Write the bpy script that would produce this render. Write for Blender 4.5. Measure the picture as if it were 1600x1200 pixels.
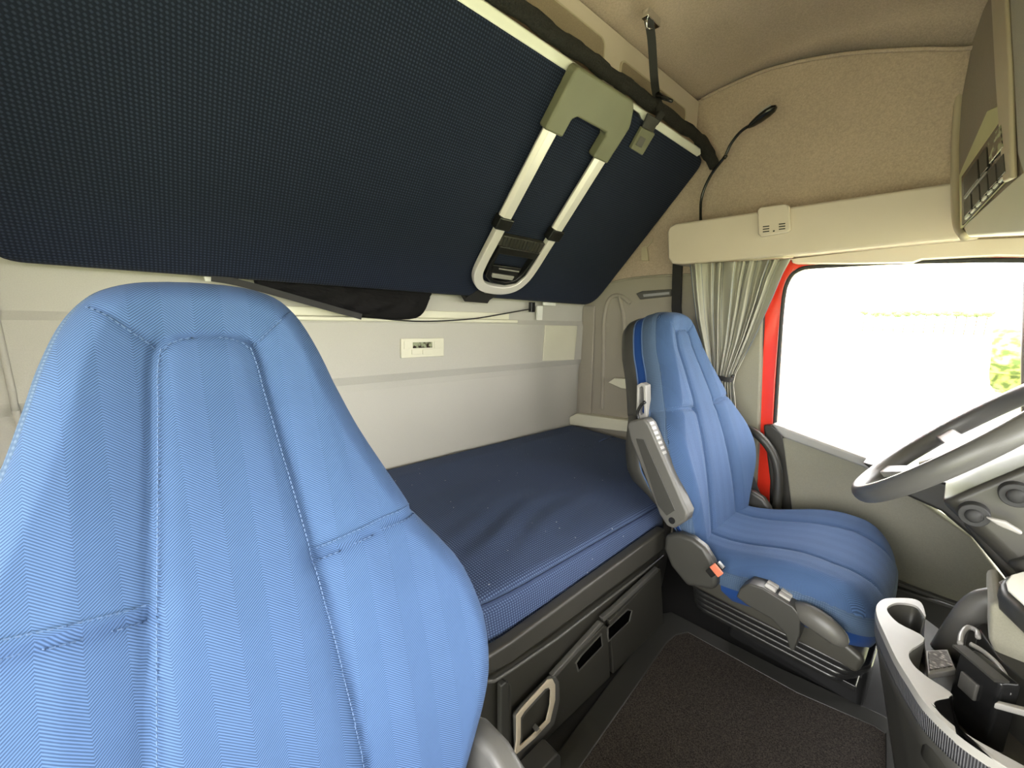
import bpy, bmesh, math, random
import numpy as np
from mathutils import Vector, Matrix
random.seed(7)
for o in list(bpy.data.objects): bpy.data.objects.remove(o)
SC = bpy.context.scene
COL = SC.collection

# ------------------------------------------------------------------ camera
CAM = Vector((1.40, -0.70, 1.30)); FPX = 650.0
yaw, pitch, roll = (math.radians(a) for a in (47.0, 9.5, 1.8))
FW = Vector((-math.sin(yaw)*math.cos(pitch), math.cos(yaw)*math.cos(pitch), -math.sin(pitch)))
R0 = Vector((math.cos(yaw), math.sin(yaw), 0)); U0 = R0.cross(FW)
RT = R0*math.cos(roll) + U0*math.sin(roll); UP = -R0*math.sin(roll) + U0*math.cos(roll)
cd = bpy.data.cameras.new('camera'); cam = bpy.data.objects.new('camera', cd); COL.objects.link(cam)
cd.sensor_fit = 'HORIZONTAL'; cd.sensor_width = 36; cd.lens = FPX/1600*36; cd.clip_start = 0.02; cd.clip_end = 2000
m = Matrix((RT, UP, -FW)).transposed().to_4x4(); m.translation = CAM
cam.matrix_world = m; SC.camera = cam

# ------------------------------------------------------------------ light
SC.view_settings.view_transform = 'Standard'; SC.view_settings.look = 'None'
SC.view_settings.gamma = 1; SC.view_settings.use_curve_mapping = False
SC.view_settings.exposure = 2.75
W = bpy.data.worlds.new('overcast_sky'); SC.world = W; W.use_nodes = True
nt = W.node_tree; bg = nt.nodes['Background']
bg.inputs[0].default_value = (1.0, 0.99, 0.97, 1); bg.inputs[1].default_value = 2.6

def portal(name, loc, direction, sx, sy):
    l = bpy.data.lights.new(name, 'AREA'); l.shape = 'RECTANGLE'; l.size = sx; l.size_y = sy
    l.cycles.is_portal = True
    o = bpy.data.objects.new(name, l); COL.objects.link(o); o.location = loc
    o.rotation_euler = Vector(direction).to_track_quat('-Z', 'Y').to_euler()
portal('driver_window_daylight', (1.45, 1.2, 1.15), (0, -1, 0), 1.1, .9)
portal('passenger_doorway_daylight', (1.45, -1.25, .80), (0, 1, 0), 1.35, 1.5)
portal('windscreen_daylight', (2.35, 0, 1.2), (-1, 0, 0), 2.3, .8)

# ------------------------------------------------------------------ helpers
def on(px, py, ax, v):                      # where the line of sight of a photo point meets a real plane
    r = FW + RT*((px-800)/FPX) - UP*((py-600)/FPX)
    return CAM + r*((v - CAM[ax])/r[ax])
def onp(px, py, P0, n):
    r = FW + RT*((px-800)/FPX) - UP*((py-600)/FPX)
    return CAM + r*((Vector(P0)-CAM).dot(Vector(n))/r.dot(Vector(n)))

def tag(o, label=None, cat=None, group=None, kind=None):
    if label: o['label'] = label
    if cat: o['category'] = cat
    if group: o['group'] = group
    if kind: o['kind'] = kind
    return o
def thing(name, label, cat, loc=(0,0,0), group=None):
    o = bpy.data.objects.new(name, None); COL.objects.link(o); o.location = loc; o.empty_display_size = .05
    return tag(o, label, cat, group)
def wloc(o):
    v = Vector((0,0,0))
    while o: v += o.location; o = o.parent
    return v
def mesh(name, vs, fs, mat, parent=None, smooth=False, merge=0, bevel=0, seg=2, sub=0, solid=0, uvs=None, off=0, angle=40):
    off_v = wloc(parent) if parent else Vector((0,0,0))
    me = bpy.data.meshes.new(name); me.from_pydata([tuple(Vector(v)-off_v) for v in vs], [], fs); 
    bm = bmesh.new(); bm.from_mesh(me); 
    if uvs is not None:
        L = bm.loops.layers.uv.new('UVMap'); bm.verts.ensure_lookup_table()
        for f in bm.faces:
            for l in f.loops: l[L].uv = uvs[l.vert.index]
    if merge: bmesh.ops.remove_doubles(bm, verts=bm.verts, dist=merge)
    bmesh.ops.recalc_face_normals(bm, faces=bm.faces); bm.to_mesh(me); bm.free()
    o = bpy.data.objects.new(name, me); COL.objects.link(o)
    if parent: o.parent = parent
    me.materials.append(mat)
    if smooth: 
        for p in me.polygons: p.use_smooth = True
    if solid:
        s = o.modifiers.new('t', 'SOLIDIFY'); s.thickness = solid; s.offset = off
    if bevel:
        b = o.modifiers.new('b', 'BEVEL'); b.width = bevel; b.segments = seg; b.limit_method = 'ANGLE'; b.angle_limit = math.radians(angle)
        for p in me.polygons: p.use_smooth = True
        w = o.modifiers.new('w', 'WEIGHTED_NORMAL'); w.keep_sharp = True
    if sub:
        s = o.modifiers.new('s', 'SUBSURF'); s.levels = s.render_levels = sub
        for p in me.polygons: p.use_smooth = True
    return o
class G:
    def __init__(s): s.v = []; s.f = []
    def add(s, vs, fs):
        k = len(s.v); s.v += [Vector(v) for v in vs]; s.f += [[i+k for i in f] for f in fs]; return s
    def slab(s, pts, ex):
        ex = Vector(ex); n = len(pts); a = [Vector(p) for p in pts]
        return s.add(a + [p+ex for p in a], [list(range(n))[::-1], list(range(n, 2*n))] + [[i, (i+1) % n, n+(i+1) % n, n+i] for i in range(n)])
    def box(s, x0, x1, y0, y1, z0, z1):
        return s.slab([(x0,y0,z0),(x1,y0,z0),(x1,y1,z0),(x0,y1,z0)], (0,0,z1-z0))
    def obox(s, c, ax, ay, az):              # centre and three half-axis vectors
        c, ax, ay, az = map(Vector, (c, ax, ay, az))
        return s.slab([c-ax-ay-az, c+ax-ay-az, c+ax+ay-az, c-ax+ay-az], az*2)
    def tube(s, pts, r, n=10, cap=True, flat=1.0, up=None):
        pts = [Vector(p) for p in pts]; N = len(pts); rs = r if isinstance(r, (list, tuple)) else [r]*N
        vs = []; prev = None
        for i, p in enumerate(pts):
            t = (pts[min(i+1, N-1)] - pts[max(i-1, 0)]).normalized()
            if prev is None:
                a = Vector(up) if up else (Vector((0,0,1)) if abs(t.z) < .9 else Vector((1,0,0)))
            else: a = prev
            a = (a - t*a.dot(t)).normalized(); prev = a; b = t.cross(a)
            vs += [p + (a*math.cos(2*math.pi*k/n) + b*flat*math.sin(2*math.pi*k/n))*rs[i] for k in range(n)]
        fs = [[i*n+k, i*n+(k+1) % n, (i+1)*n+(k+1) % n, (i+1)*n+k] for i in range(N-1) for k in range(n)]
        if cap: fs += [list(range(n))[::-1], [(N-1)*n+k for k in range(n)]]
        return s.add(vs, fs)
    def ribbon(s, pts, wdir, w, t):          # flat strap along a path, w half width, t half thickness
        pts = [Vector(p) for p in pts]; N = len(pts); vs = []
        for i, p in enumerate(pts):
            tt = (pts[min(i+1, N-1)] - pts[max(i-1, 0)]).normalized()
            a = Vector(wdir[i] if isinstance(wdir, list) else wdir); a = (a - tt*a.dot(tt)).normalized(); b = tt.cross(a)
            ww = w[i] if isinstance(w, list) else w
            vs += [p+a*ww+b*t, p-a*ww+b*t, p-a*ww-b*t, p+a*ww-b*t]
        fs = [[i*4+k, i*4+(k+1) % 4, (i+1)*4+(k+1) % 4, (i+1)*4+k] for i in range(N-1) for k in range(4)]
        return s.add(vs, fs + [[3,2,1,0], [(N-1)*4+k for k in range(4)]])
    def ball(s, c, rx, ry, rz, n=14, m=9):
        c = Vector(c); vs = []; fs = []
        for j in range(m+1):
            th = math.pi*j/m
            for k in range(n):
                ph = 2*math.pi*k/n; vs.append(c+Vector((rx*math.sin(th)*math.cos(ph), ry*math.sin(th)*math.sin(ph), rz*math.cos(th))))
        for j in range(m):
            for k in range(n): fs.append([j*n+k, j*n+(k+1) % n, (j+1)*n+(k+1) % n, (j+1)*n+k])
        return s.add(vs, fs)
    def obj(s, name, mat, parent=None, **k): return mesh(name, s.v, s.f, mat, parent, **k)
def cr(pts, n=8):                            # smooth curve through points
    P = [Vector(p) for p in pts]; out = []
    for i in range(len(P)-1):
        p0 = P[max(i-1, 0)]; p1 = P[i]; p2 = P[i+1]; p3 = P[min(i+2, len(P)-1)]
        for k in range(n):
            t = k/n
            out.append(.5*((2*p1)+(p2-p0)*t+(2*p0-5*p1+4*p2-p3)*t*t+(3*p1-p0-3*p2+p3)*t**3))
    out.append(P[-1]); return out
def rrect(cx, cy, hx, hy, r, n=6):           # rounded rectangle in 2D
    out = []
    for sx, sy, a0 in ((1,1,0), (-1,1,90), (-1,-1,180), (1,-1,270)):
        for k in range(n+1):
            a = math.radians(a0+90*k/n); out.append((cx+sx*(hx-r)+r*math.cos(a), cy+sy*(hy-r)+r*math.sin(a)))
    return out
def ring(s, outer, inner, ex):               # frame between two outlines with the same count
    ex = Vector(ex); n = len(outer); o = [Vector(p) for p in outer]; i_ = [Vector(p) for p in inner]
    vs = o + i_ + [p+ex for p in o] + [p+ex for p in i_]; fs = []
    for k in range(n):
        j = (k+1) % n
        fs += [[k, j, n+j, n+k], [2*n+k, 3*n+k, 3*n+j, 2*n+j], [k, 2*n+k, 2*n+j, j], [n+k, n+j, 3*n+j, 3*n+k]]
    return s.add(vs, fs)
def oval_ring(loc_fn, outer, inner, ex): return ring(G(), [loc_fn(*p) for p in outer], [loc_fn(*p) for p in inner], ex)

# ------------------------------------------------------------------ materials
def srgb(r, g, b):
    f = lambda c: (c/255/12.92 if c/255 <= .04045 else ((c/255+.055)/1.055)**2.4)
    return (f(r), f(g), f(b), 1)
class N:
    def __init__(s, name, col, rough=.6, metal=0, spec=.5):
        s.m = bpy.data.materials.new(name); s.m.use_nodes = True; s.t = s.m.node_tree; s.b = s.t.nodes['Principled BSDF']
        s.b.inputs['Base Color'].default_value = col; s.b.inputs['Roughness'].default_value = rough
        s.b.inputs['Metallic'].default_value = metal; s.b.inputs['Specular IOR Level'].default_value = spec; s.col = col
    def n(s, typ, **k):
        x = s.t.nodes.new(typ)
        for a, b in k.items(): setattr(x, a, b)
        return x
    def l(s, a, b): s.t.links.new(a, b)
    def math(s, op, a, b=None):
        x = s.n('ShaderNodeMath', operation=op)
        for i, v in enumerate((a, b)):
            if v is None: continue
            if isinstance(v, (int, float)): x.inputs[i].default_value = v
            else: s.l(v, x.inputs[i])
        return x.outputs[0]
    def coord(s, which='Object'): return s.n('ShaderNodeTexCoord').outputs[which]
    def noise(s, scale, detail=3, vec=None, rough=.5):
        x = s.n('ShaderNodeTexNoise'); x.inputs['Scale'].default_value = scale; x.inputs['Detail'].default_value = detail; x.inputs['Roughness'].default_value = rough
        s.l(vec if vec else s.coord(), x.inputs['Vector']); return x.outputs['Fac']
    def mixcol(s, fac, c1, c2):
        x = s.n('ShaderNodeMix', data_type='RGBA')
        if isinstance(fac, (int, float)): x.inputs[0].default_value = fac
        else: s.l(fac, x.inputs[0])
        for i, c in ((6, c1), (7, c2)):
            if isinstance(c, tuple): x.inputs[i].default_value = c
            else: s.l(c, x.inputs[i])
        return x.outputs[2]
    def ramp(s, fac, a, b):
        x = s.n('ShaderNodeMapRange'); x.inputs[1].default_value = a; x.inputs[2].default_value = b; s.l(fac, x.inputs[0]); return x.outputs[0]
    def base(s, c): s.l(c, s.b.inputs['Base Color'])
    def bump(s, h, strength=.3, dist=.002):
        x = s.n('ShaderNodeBump'); x.inputs['Strength'].default_value = strength; x.inputs['Distance'].default_value = dist
        s.l(h, x.inputs['Height']); s.l(x.outputs[0], s.b.inputs['Normal']); return x
def sc(c, k): return (min(c[0]*k, 1), min(c[1]*k, 1), min(c[2]*k, 1), 1)
def plastic(name, col, rough=.5, grain=900, bs=.25, var=.12, spec=.5):
    x = N(name, col, rough, 0, spec)
    x.base(x.mixcol(x.noise(9, 4), sc(col, 1-var), sc(col, 1+var))); x.bump(x.noise(grain, 2), bs, .0006); return x.m
def felt(name, col, var=.18, scale=260):
    x = N(name, col, .95, 0, .1); a = x.noise(scale, 4, rough=.75); b = x.noise(3.0, 3)
    f = x.math('ADD', x.math('MULTIPLY', a, .7), x.math('MULTIPLY', b, .3))
    x.base(x.mixcol(x.ramp(f, .3, .7), sc(col, 1-var), sc(col, 1+var))); x.bump(a, .5, .0015)
    x.b.inputs['Sheen Weight'].default_value = .15; return x.m
def herring(name, col, pitch_=.0027, colw=.026, contrast=.42, amp=.0006):
    x = N(name, col, .85, 0, .12); uv = x.n('ShaderNodeUVMap').outputs[0]; sp = x.n('ShaderNodeSeparateXYZ'); x.l(uv, sp.inputs[0])
    u, v = sp.outputs[0], sp.outputs[1]
    pp = x.math('PINGPONG', u, colw)
    ph = x.math('ADD', x.math('MULTIPLY', pp, .85), v)
    w = x.math('SINE', x.math('MULTIPLY', ph, 2*math.pi/pitch_))
    w01 = x.math('ADD', x.math('MULTIPLY', w, .5), .5)
    side = x.math('GREATER_THAN', x.math('FRACT', x.math('DIVIDE', u, colw*2)), .5)
    fac = x.math('ADD', x.math('MULTIPLY', w01, .80), x.math('MULTIPLY', side, .05))
    fac = x.math('ADD', fac, x.math('MULTIPLY', x.noise(14, 3), .14))
    x.base(x.mixcol(fac, sc(col, 1-contrast*1.3), sc(col, 1+contrast*1.1))); x.bump(w01, .35, amp)
    x.b.inputs['Sheen Weight'].default_value = .03; return x.m
def dots(name, col, dotcol, cell=.0085, amp=.0008, coordn='UV', thr=.25, dust=0):
    x = N(name, col, .85, 0, .2)
    vec = x.n('ShaderNodeUVMap').outputs[0] if coordn == 'UV' else x.coord('Object')
    sp = x.n('ShaderNodeSeparateXYZ'); x.l(vec, sp.inputs[0]); k = 2*math.pi/cell
    a = x.math('SINE', x.math('MULTIPLY', x.math('ADD', sp.outputs[0], sp.outputs[1]), k*.7)); b = x.math('SINE', x.math('MULTIPLY', x.math('SUBTRACT', sp.outputs[0], sp.outputs[1]), k*.7))
    d = x.math('MULTIPLY', a, b); f = x.ramp(d, thr-.25, thr+.45)
    c = x.mixcol(f, col, dotcol)
    c = x.mixcol(x.math('MULTIPLY', x.noise(5, 4), .35), c, sc(col, 1.35))
    if dust:
        vo = x.n('ShaderNodeTexVoronoi'); vo.inputs['Scale'].default_value = 34; x.l(x.coord('Object'), vo.inputs['Vector'])
        sz = x.math('LESS_THAN', vo.outputs['Distance'], .055); nn = x.math('GREATER_THAN', x.noise(6, 2), .47)
        c = x.mixcol(x.math('MULTIPLY', x.math('MULTIPLY', sz, nn), .75), c, srgb(190, 195, 200))
    x.base(c); x.bump(d, .4, amp); x.b.inputs['Sheen Weight'].default_value = .02; return x.m

BLUE = (.046, .084, .172, 1)
M = {}
M['blue'] = herring('blue_herringbone_fabric', BLUE)
M['royal'] = herring('royal_blue_side_fabric', (.012, .045, .17, 1), contrast=.12)
M['mesh_blue'] = dots('grey_blue_mesh_fabric', (.045, .075, .13, 1), (.085, .12, .18, 1), .006)
M['seam'] = plastic('blue_piping', (.055, .10, .20, 1), .7)
M['navy'] = dots('navy_dotted_bunk_cover', (.006, .009, .020, 1), (.026, .036, .068, 1), .0105, .0012)
M['mattress'] = dots('navy_dotted_mattress_cover', (.028, .043, .094, 1), (.115, .165, .28, 1), .009, .0010, dust=1)
M['black'] = plastic('black_textured_plastic', (.037, .035, .029, 1), .42)
M['blackg'] = plastic('glossy_black_plastic', (.012, .012, .012, 1), .22)
M['charcoal'] = plastic('charcoal_plastic', (.034, .033, .029, 1), .45)
M['grey'] = plastic('warm_grey_plastic', (.085, .082, .074, 1), .42)
M['lgrey'] = plastic('light_grey_plastic', (.30, .29, .27, 1), .35)
M['doorgrey'] = felt('door_card_grey_vinyl', (.24, .23, .18, 1), .10, 300)
M['sidegrey'] = felt('grey_side_trim', (.33, .30, .245, 1), .12, 420)
M['roof'] = felt('tan_headliner', (.46, .365, .30, 1), .26, 200)
M['roofd'] = felt('brown_speaker_fabric', (.27, .21, .15, 1), .2, 300)
M['rear'] = felt('pale_rear_wall_trim', (.47, .455, .40, 1), .07, 420)
M['cream'] = plastic('cream_plastic', (.60, .52, .445, 1), .45, 700, .15, .05)
M['ivory'] = plastic('ivory_plastic', (.66, .64, .50, 1), .45, 700, .15, .04)
M['creamd'] = plastic('beige_plastic', (.50, .43, .32, 1), .5, 500, .3, .08)
M['yellow'] = plastic('pale_yellow_plastic', (.55, .54, .30, 1), .5)
M['white'] = plastic('white_plastic', (.75, .75, .68, 1), .35)
M['olive'] = plastic('olive_grey_plastic', (.15, .15, .095, 1), .5)
x = N('brushed_aluminium', (.78, .74, .72, 1), .35, .3); M['alu'] = x.m
x = N('chrome', (.8, .8, .8, 1), .15, 1); M['chrome'] = x.m
x = N('red_cab_paint', (.75, .035, .015, 1), .25, 0, .6); x.b.inputs['Coat Weight'].default_value = .6; M['red'] = x.m
x = N('dark_slot', (.002, .002, .002, 1), 1, 0, 0); M['slot'] = x.m
x = N('dark_rubber', (.02, .02, .02, 1), .7); M['rubber'] = x.m
def leather():
    x = N('wheel_leather', (.085, .083, .078, 1), .38); x.bump(x.noise(500, 3), .3, .0008); return x.m
M['leather'] = leather()
def carpet():
    x = N('black_carpet', (.02, .017, .015, 1), .95, 0, .15); a = x.noise(330, 4, rough=.8)
    x.base(x.mixcol(x.ramp(a, .38, .66), (.016, .014, .012, 1), (.12, .10, .085, 1))); x.bump(a, .9, .004); return x.m
M['carpet'] = carpet()
M['floor'] = plastic('dark_floor_covering', (.010, .0095, .009, 1), .7, 400, .6)
def cloth():
    x = N('grey_green_curtain_cloth', (.52, .505, .43, 1), .8, 0, .2); uv = x.n('ShaderNodeUVMap').outputs[0]
    sp = x.n('ShaderNodeSeparateXYZ'); x.l(uv, sp.inputs[0])
    f = x.math('LESS_THAN', x.math('FRACT', x.math('MULTIPLY', sp.outputs[0], 9.0)), .035)
    x.base(x.mixcol(f, (.52, .505, .43, 1), (.12, .17, .27, 1))); x.bump(x.noise(600, 2), .3, .0006)
    tr = x.n('ShaderNodeBsdfTranslucent'); tr.inputs[0].default_value = (.30, .29, .23, 1); mx = x.n('ShaderNodeMixShader'); mx.inputs[0].default_value = .15
    x.l(x.b.outputs[0], mx.inputs[1]); x.l(tr.outputs[0], mx.inputs[2]); x.l(mx.outputs[0], x.t.nodes['Material Output'].inputs[0]); return x.m
M['curtain'] = cloth()
M['web'] = plastic('black_webbing', (.014, .013, .013, 1), .7, 800, .5)
M['webg'] = plastic('grey_seat_belt_webbing', (.05, .048, .05, 1), .6, 800, .5)
def net():
    x = N('black_net', (.010, .010, .010, 1), .8); v = x.n('ShaderNodeTexVoronoi', feature='DISTANCE_TO_EDGE'); v.inputs['Scale'].default_value = 95; x.l(x.coord(), v.inputs['Vector'])
    x.base(x.mixcol(x.ramp(v.outputs['Distance'], .05, .35), (.012, .011, .009, 1), (.002, .002, .002, 1))); x.bump(x.noise(260, 3), 1, .006); return x.m
M['net'] = net()
def quilt():
    x = N('black_quilted_cloth', (.005, .0045, .005, 1), .8, 0, .2); w = x.n('ShaderNodeTexWave'); w.inputs['Scale'].default_value = 9; w.inputs['Distortion'].default_value = 3; x.l(x.coord(), w.inputs['Vector'])
    x.bump(w.outputs['Fac'], .8, .01); return x.m
M['quilt'] = quilt()
x = N('buckle_red_plastic', (.55, .16, .09, 1), .35); M['buckle'] = x.m
x = N('dark_display', (.03, .025, .02, 1), .1); 
x.base(x.mixcol(x.ramp(x.noise(60, 2), .45, .6), (.03, .02, .015, 1), (.30, .32, .20, 1))); M['display'] = x.m
x = N('lamp_lens', (.35, .35, .36, 1), .15); M['lens'] = x.m
x = N('window_glass', (1, 1, 1, 1), .0); x.b.inputs['Transmission Weight'].default_value = 1; x.b.inputs['IOR'].default_value = 1.02; M['glass'] = x.m
x = N('mirror_glass', (.9, .9, .9, 1), .02, 1); M['mirror'] = x.m
def grass():
    x = N('dry_pale_grass', (.45, .46, .25, 1), .95); x.base(x.mixcol(x.noise(.6, 5), (.44, .43, .27, 1), (.28, .31, .14, 1))); return x.m
M['grass'] = grass()
x = N('distant_tree_leaves', (.10, .13, .06, 1), .9); M['leaf'] = x.m
x = N('hedge_leaves', (.34, .38, .06, 1), .9); x.base(x.mixcol(x.ramp(x.noise(7, 4), .42, .6), (.06, .09, .02, 1), (.38, .40, .13, 1))); M['hedge'] = x.m
x = N('tree_bark', (.08, .06, .04, 1), .9); M['bark'] = x.m
x = N('rubber_pad', (.30, .27, .24, 1), .6); v = x.n('ShaderNodeTexVoronoi'); v.inputs['Scale'].default_value = 130; x.l(x.coord(), v.inputs['Vector'])
x.base(x.mixcol(x.ramp(v.outputs['Distance'], .2, .45), (.42, .38, .34, 1), (.10, .09, .08, 1))); x.bump(v.outputs['Distance'], .6, .003); M['pad'] = x.m
def ribbed():
    x = N('ribbed_dark_plastic', (.06, .06, .065, 1), .35); uv = x.n('ShaderNodeUVMap').outputs[0]; sp = x.n('ShaderNodeSeparateXYZ'); x.l(uv, sp.inputs[0])
    w = x.math('SINE', x.math('MULTIPLY', sp.outputs[0], 2*math.pi/.0032)); w = x.math('ADD', x.math('MULTIPLY', w, .5), .5)
    x.base(x.mixcol(w, (.03, .03, .033, 1), (.13, .13, .14, 1))); x.bump(w, .8, .002); return x.m
M['ribbed'] = ribbed()

# ------------------------------------------------------------------ the room
YW = 1.10; FZ = .22; ZH = 1.49
def S(o): return tag(o, kind='structure')
S(G().box(-.05, 2.4, -1.15, YW+.05, FZ-.06, FZ).obj('floor', M['floor']))
# rear wall, a profile with the shallow step of the moulded trim
prof = [(.0, FZ), (.0, 1.02), (.004, 1.045), (.022, 1.075), (.024, 1.255), (.012, 1.275), (.012, 2.2), (-.06, 2.2), (-.06, FZ)]
S(G().slab([(a, -1.15, b) for a, b in prof], (0, 2.30, 0)).obj('wall_back', M['rear'], smooth=False))
g = G()
g.tube([(.024, -.89, 1.06), (.024, -.89, 1.10), (.026, -.895, 1.27), (.014, -.90, 1.36)], .006, 8)
g.tube([(.003, -.89, .80), (.003, -.89, 1.02), (.024, -.89, 1.07)], .006, 8)
S(g.obj('trim_1', M['rear'], smooth=True))
# ledge on the rear wall
g = G().box(.008, .034, -.55, .60, 1.262, 1.276).box(.008, .018, -.55, .56, 1.276, 1.305)
S(g.obj('trim_2', M['ivory'], bevel=.004))
S(G().slab([on(*p, 1, YW-.005) for p in ((905, 655), (913, 478), (931, 478), (924, 655))], (0, -.012, 0)).obj('trim_3', M['sidegrey'], bevel=.006, seg=3))
# driver's side wall: lower moulded panel, upper headliner panel
g = G().slab([(-.05, YW, FZ), (.83, YW, FZ), (.83, YW, 1.47), (.5, YW, ZH), (-.05, YW, ZH-.02)], (0, .05, 0))
S(g.obj('wall_left', M['sidegrey']))
arc = [on(px, py, 1, YW) for px, py in ((1097, 154), (1150, 128), (1200, 108), (1250, 95), (1300, 86), (1350, 80), (1400, 77), (1450, 75), (1500, 75))]
arc = cr(arc+[arc[-1]+Vector((.05, 0, -.012))], 5)
za = arc[0].z
side = [(-.05, YW+.002, 1.47), (-.05, YW+.002, za-.02)] + [Vector((p.x, YW+.002, p.z)) for p in arc] + [(1.55, YW+.002, arc[-1].z-.04), (2.3, YW+.002, 1.95), (2.3, YW+.002, 1.515), (.83, YW+.002, 1.515), (.83, YW+.002, 1.47)]
S(G().slab(side, (0, .05, 0)).obj('wall_left', M['roof']))
# ceiling: rounded sheet following the same arc across the cab
xs = [(-.05, za-.02)] + [(p.x, p.z) for p in arc] + [(1.6, arc[-1].z-.05), (2.3, 1.95)]
vs = []; fs = []; ny = 40
for i, (a, b) in enumerate(xs):
    for j in range(ny+1):
        t = j/ny; y = -1.15+t*(YW+1.16); e = min(1, (YW+.01-y)/.22); cove = .05*(1-math.sqrt(max(0, 1-(1-e)**2)))
        bump = .02*(1-e) if False else 0
        vs.append((a, y, b + .14*min(1, max(0, (a-.58)/.65))*math.sin(math.pi*min(max((y+1.15)/(YW+1.15), 0), 1))**.3))
for i in range(len(xs)-1):
    for j in range(ny): fs.append([i*(ny+1)+j, i*(ny+1)+j+1, (i+1)*(ny+1)+j+1, (i+1)*(ny+1)+j])
S(mesh('ceiling', vs, fs, M['roof'], smooth=True, solid=.03, off=1))
bpy.data.objects['ceiling'].modifiers['t'].offset = 1
# seam bead where the headliner meets the side
S(G().tube([p+Vector((0, -.004, -.004)) for p in arc], .006, 8).obj('trim_4', M['roof'], smooth=True))
# passenger side: wall behind the open doorway, and the front of the cab
S(G().box(-.05, .80, -1.16, -1.12, FZ, 2.2).box(.80, 2.3, -1.16, -1.12, 1.52, 2.2).box(2.1, 2.4, -1.16, -1.12, FZ, 2.2).obj('wall_right', M['roof']))
g = G().box(2.30, 2.36, -1.15, 1.15, FZ-.06, .92).box(2.25, 2.36, -1.15, 1.15, 1.50, 2.2).box(2.28, 2.36, 1.02, 1.15, .9, 1.8).box(2.28, 2.36, -1.15, -1.02, .9, 1.8)  # unseen header brought down like a sun visor to shade the upper cab
S(g.obj('wall_front', M['charcoal']))
# moulded ridges on the driver's side lower panel
yw = YW-.002
g = G()
g.tube(cr([on(*p, 1, yw) for p in ((941, 640), (943, 560), (944, 500), (952, 468), (968, 462), (985, 474))]), .010, 8)
g.tube(cr([on(*p, 1, yw) for p in ((968, 462), (975, 500), (974, 550), (980, 578), (1000, 592))]), .010, 8)
g.tube(cr([on(*p, 1, yw) for p in ((932, 447), (980, 436), (1030, 431), (1080, 429))]), .005, 8)
S(g.obj('trim_5', M['sidegrey'], smooth=True))
# cream ledge at the foot of the bunk
pts = [on(*p, 1, YW-.055) for p in ((889, 652), (900, 646), (985, 658), (985, 676), (890, 664))]
S(G().slab(pts, (0, .06, 0)).obj('trim_6', M['ivory'], bevel=.006, seg=3))

# B pillar, red door surround, door
yp = 1.06
g = G().slab([on(*p, 1, yp) for p in ((1128, 480), (1178, 470), (1191, 480), (1189, 560), (1184, 700), (1178, 790), (1168, 800), (1140, 730), (1130, 640))], (0, .045, 0))
S(g.obj('trim_7', M['doorgrey'], bevel=.008))
g = G().slab([on(*p, 1, 1.085) for p in ((1194, 410), (1193, 480), (1186, 560), (1180, 800), (1150, 900), (1196, 900), (1202, 790), (1212, 600), (1222, 480), (1229, 440), (1242, 421), (1262, 416), (1420, 408), (1600, 404), (1700, 420), (1700, 380), (1200, 380))], (0, .10, 0))
S(g.obj('door_frame', M['red'], bevel=.006)); bpy.data.objects['door_frame'].name = 'trim_8'
g = G().tube(cr([on(*p, 1, 1.08) for p in ((1191, 430), (1192, 500), (1186, 600), (1182, 700), (1178, 850))]), .007, 8)
g.tube(cr([on(*p, 1, 1.08) for p in ((1205, 800), (1209, 700), (1216, 580), (1223, 480), (1231, 440), (1250, 421), (1290, 416), (1420, 409), (1600, 407), (1700, 415))], 6), .007, 8)
S(g.obj('trim_9', M['rubber'], smooth=True))
# roof-side rail above the door
g = G().slab([on(*p, 1, 1.03) for p in ((1235, 404), (1500, 374), (1720, 366), (1720, 400), (1560, 398), (1440, 404), (1425, 409), (1330, 411), (1238, 411))], (0, .07, 0))
S(g.obj('trim_10', M['cream'], bevel=.004))
# cab side forward of the door window and below it, outside skin
zb = lambda px, py: on(px, py, 1, 1.10)
S(G().box(1.95, 2.4, 1.10, 1.15, FZ, 1.55).obj('trim_11', M['charcoal']))

door = thing('door_1', None, None, (1.2, 1.06, .3)); tag(door, kind='structure')
g = G().slab([on(*p, 1, 1.045) for p in ((1222, 684), (1228, 683), (1348, 727), (1420, 773), (1516, 838), (1570, 905), (1640, 1000), (1620, 1010), (1530, 962), (1400, 905), (1330, 880), (1244, 850), (1236, 790))], (0, .05, 0))
g.obj('door_card', M['doorgrey'], door, bevel=.006)
g = G().slab([on(*p, 1, 1.06) for p in ((1192, 664), (1206, 664), (1222, 676), (1230, 700), (1247, 850), (1400, 905), (1530, 962), (1660, 1020), (1660, 1090), (1500, 1050), (1300, 980), (1198, 900), (1206, 780))], (0, .05, 0))
g.obj('door_lower_trim', M['black'], door, bevel=.008)
g = G().slab([on(*p, 1, 1.03) for p in ((1204, 662), (1214, 664), (1360, 718), (1500, 790), (1600, 850), (1600, 870), (1500, 815), (1348, 730), (1224, 684), (1216, 676))], (0, .11, 0))
g.obj('window_sill', M['lgrey'], door, bevel=.008, seg=3)
g = G().tube([on(*p, 1, 1.12) for p in ((1212, 665), (1285, 690), (1400, 735), (1560, 800))], .004, 6)
g.obj('window_seal', M['rubber'], door)
g = G().box(1.15, 1.9, 1.028, 1.05, .49, .50)
g.slab([on(*p, 1, 1.04) for p in ((1400, 918), (1470, 942), (1600, 986), (1600, 990), (1470, 946), (1400, 922))], (0, .02, 0)).obj('pocket_rim', M['grey'], door, bevel=.002)
wn = G().slab([on(*p, 1, 1.14) for p in ((1205, 670), (1222, 430), (1240, 412), (1750, 395), (1750, 900))], (0, .004, 0)).obj('window_1', M['glass']); S(wn)

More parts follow.
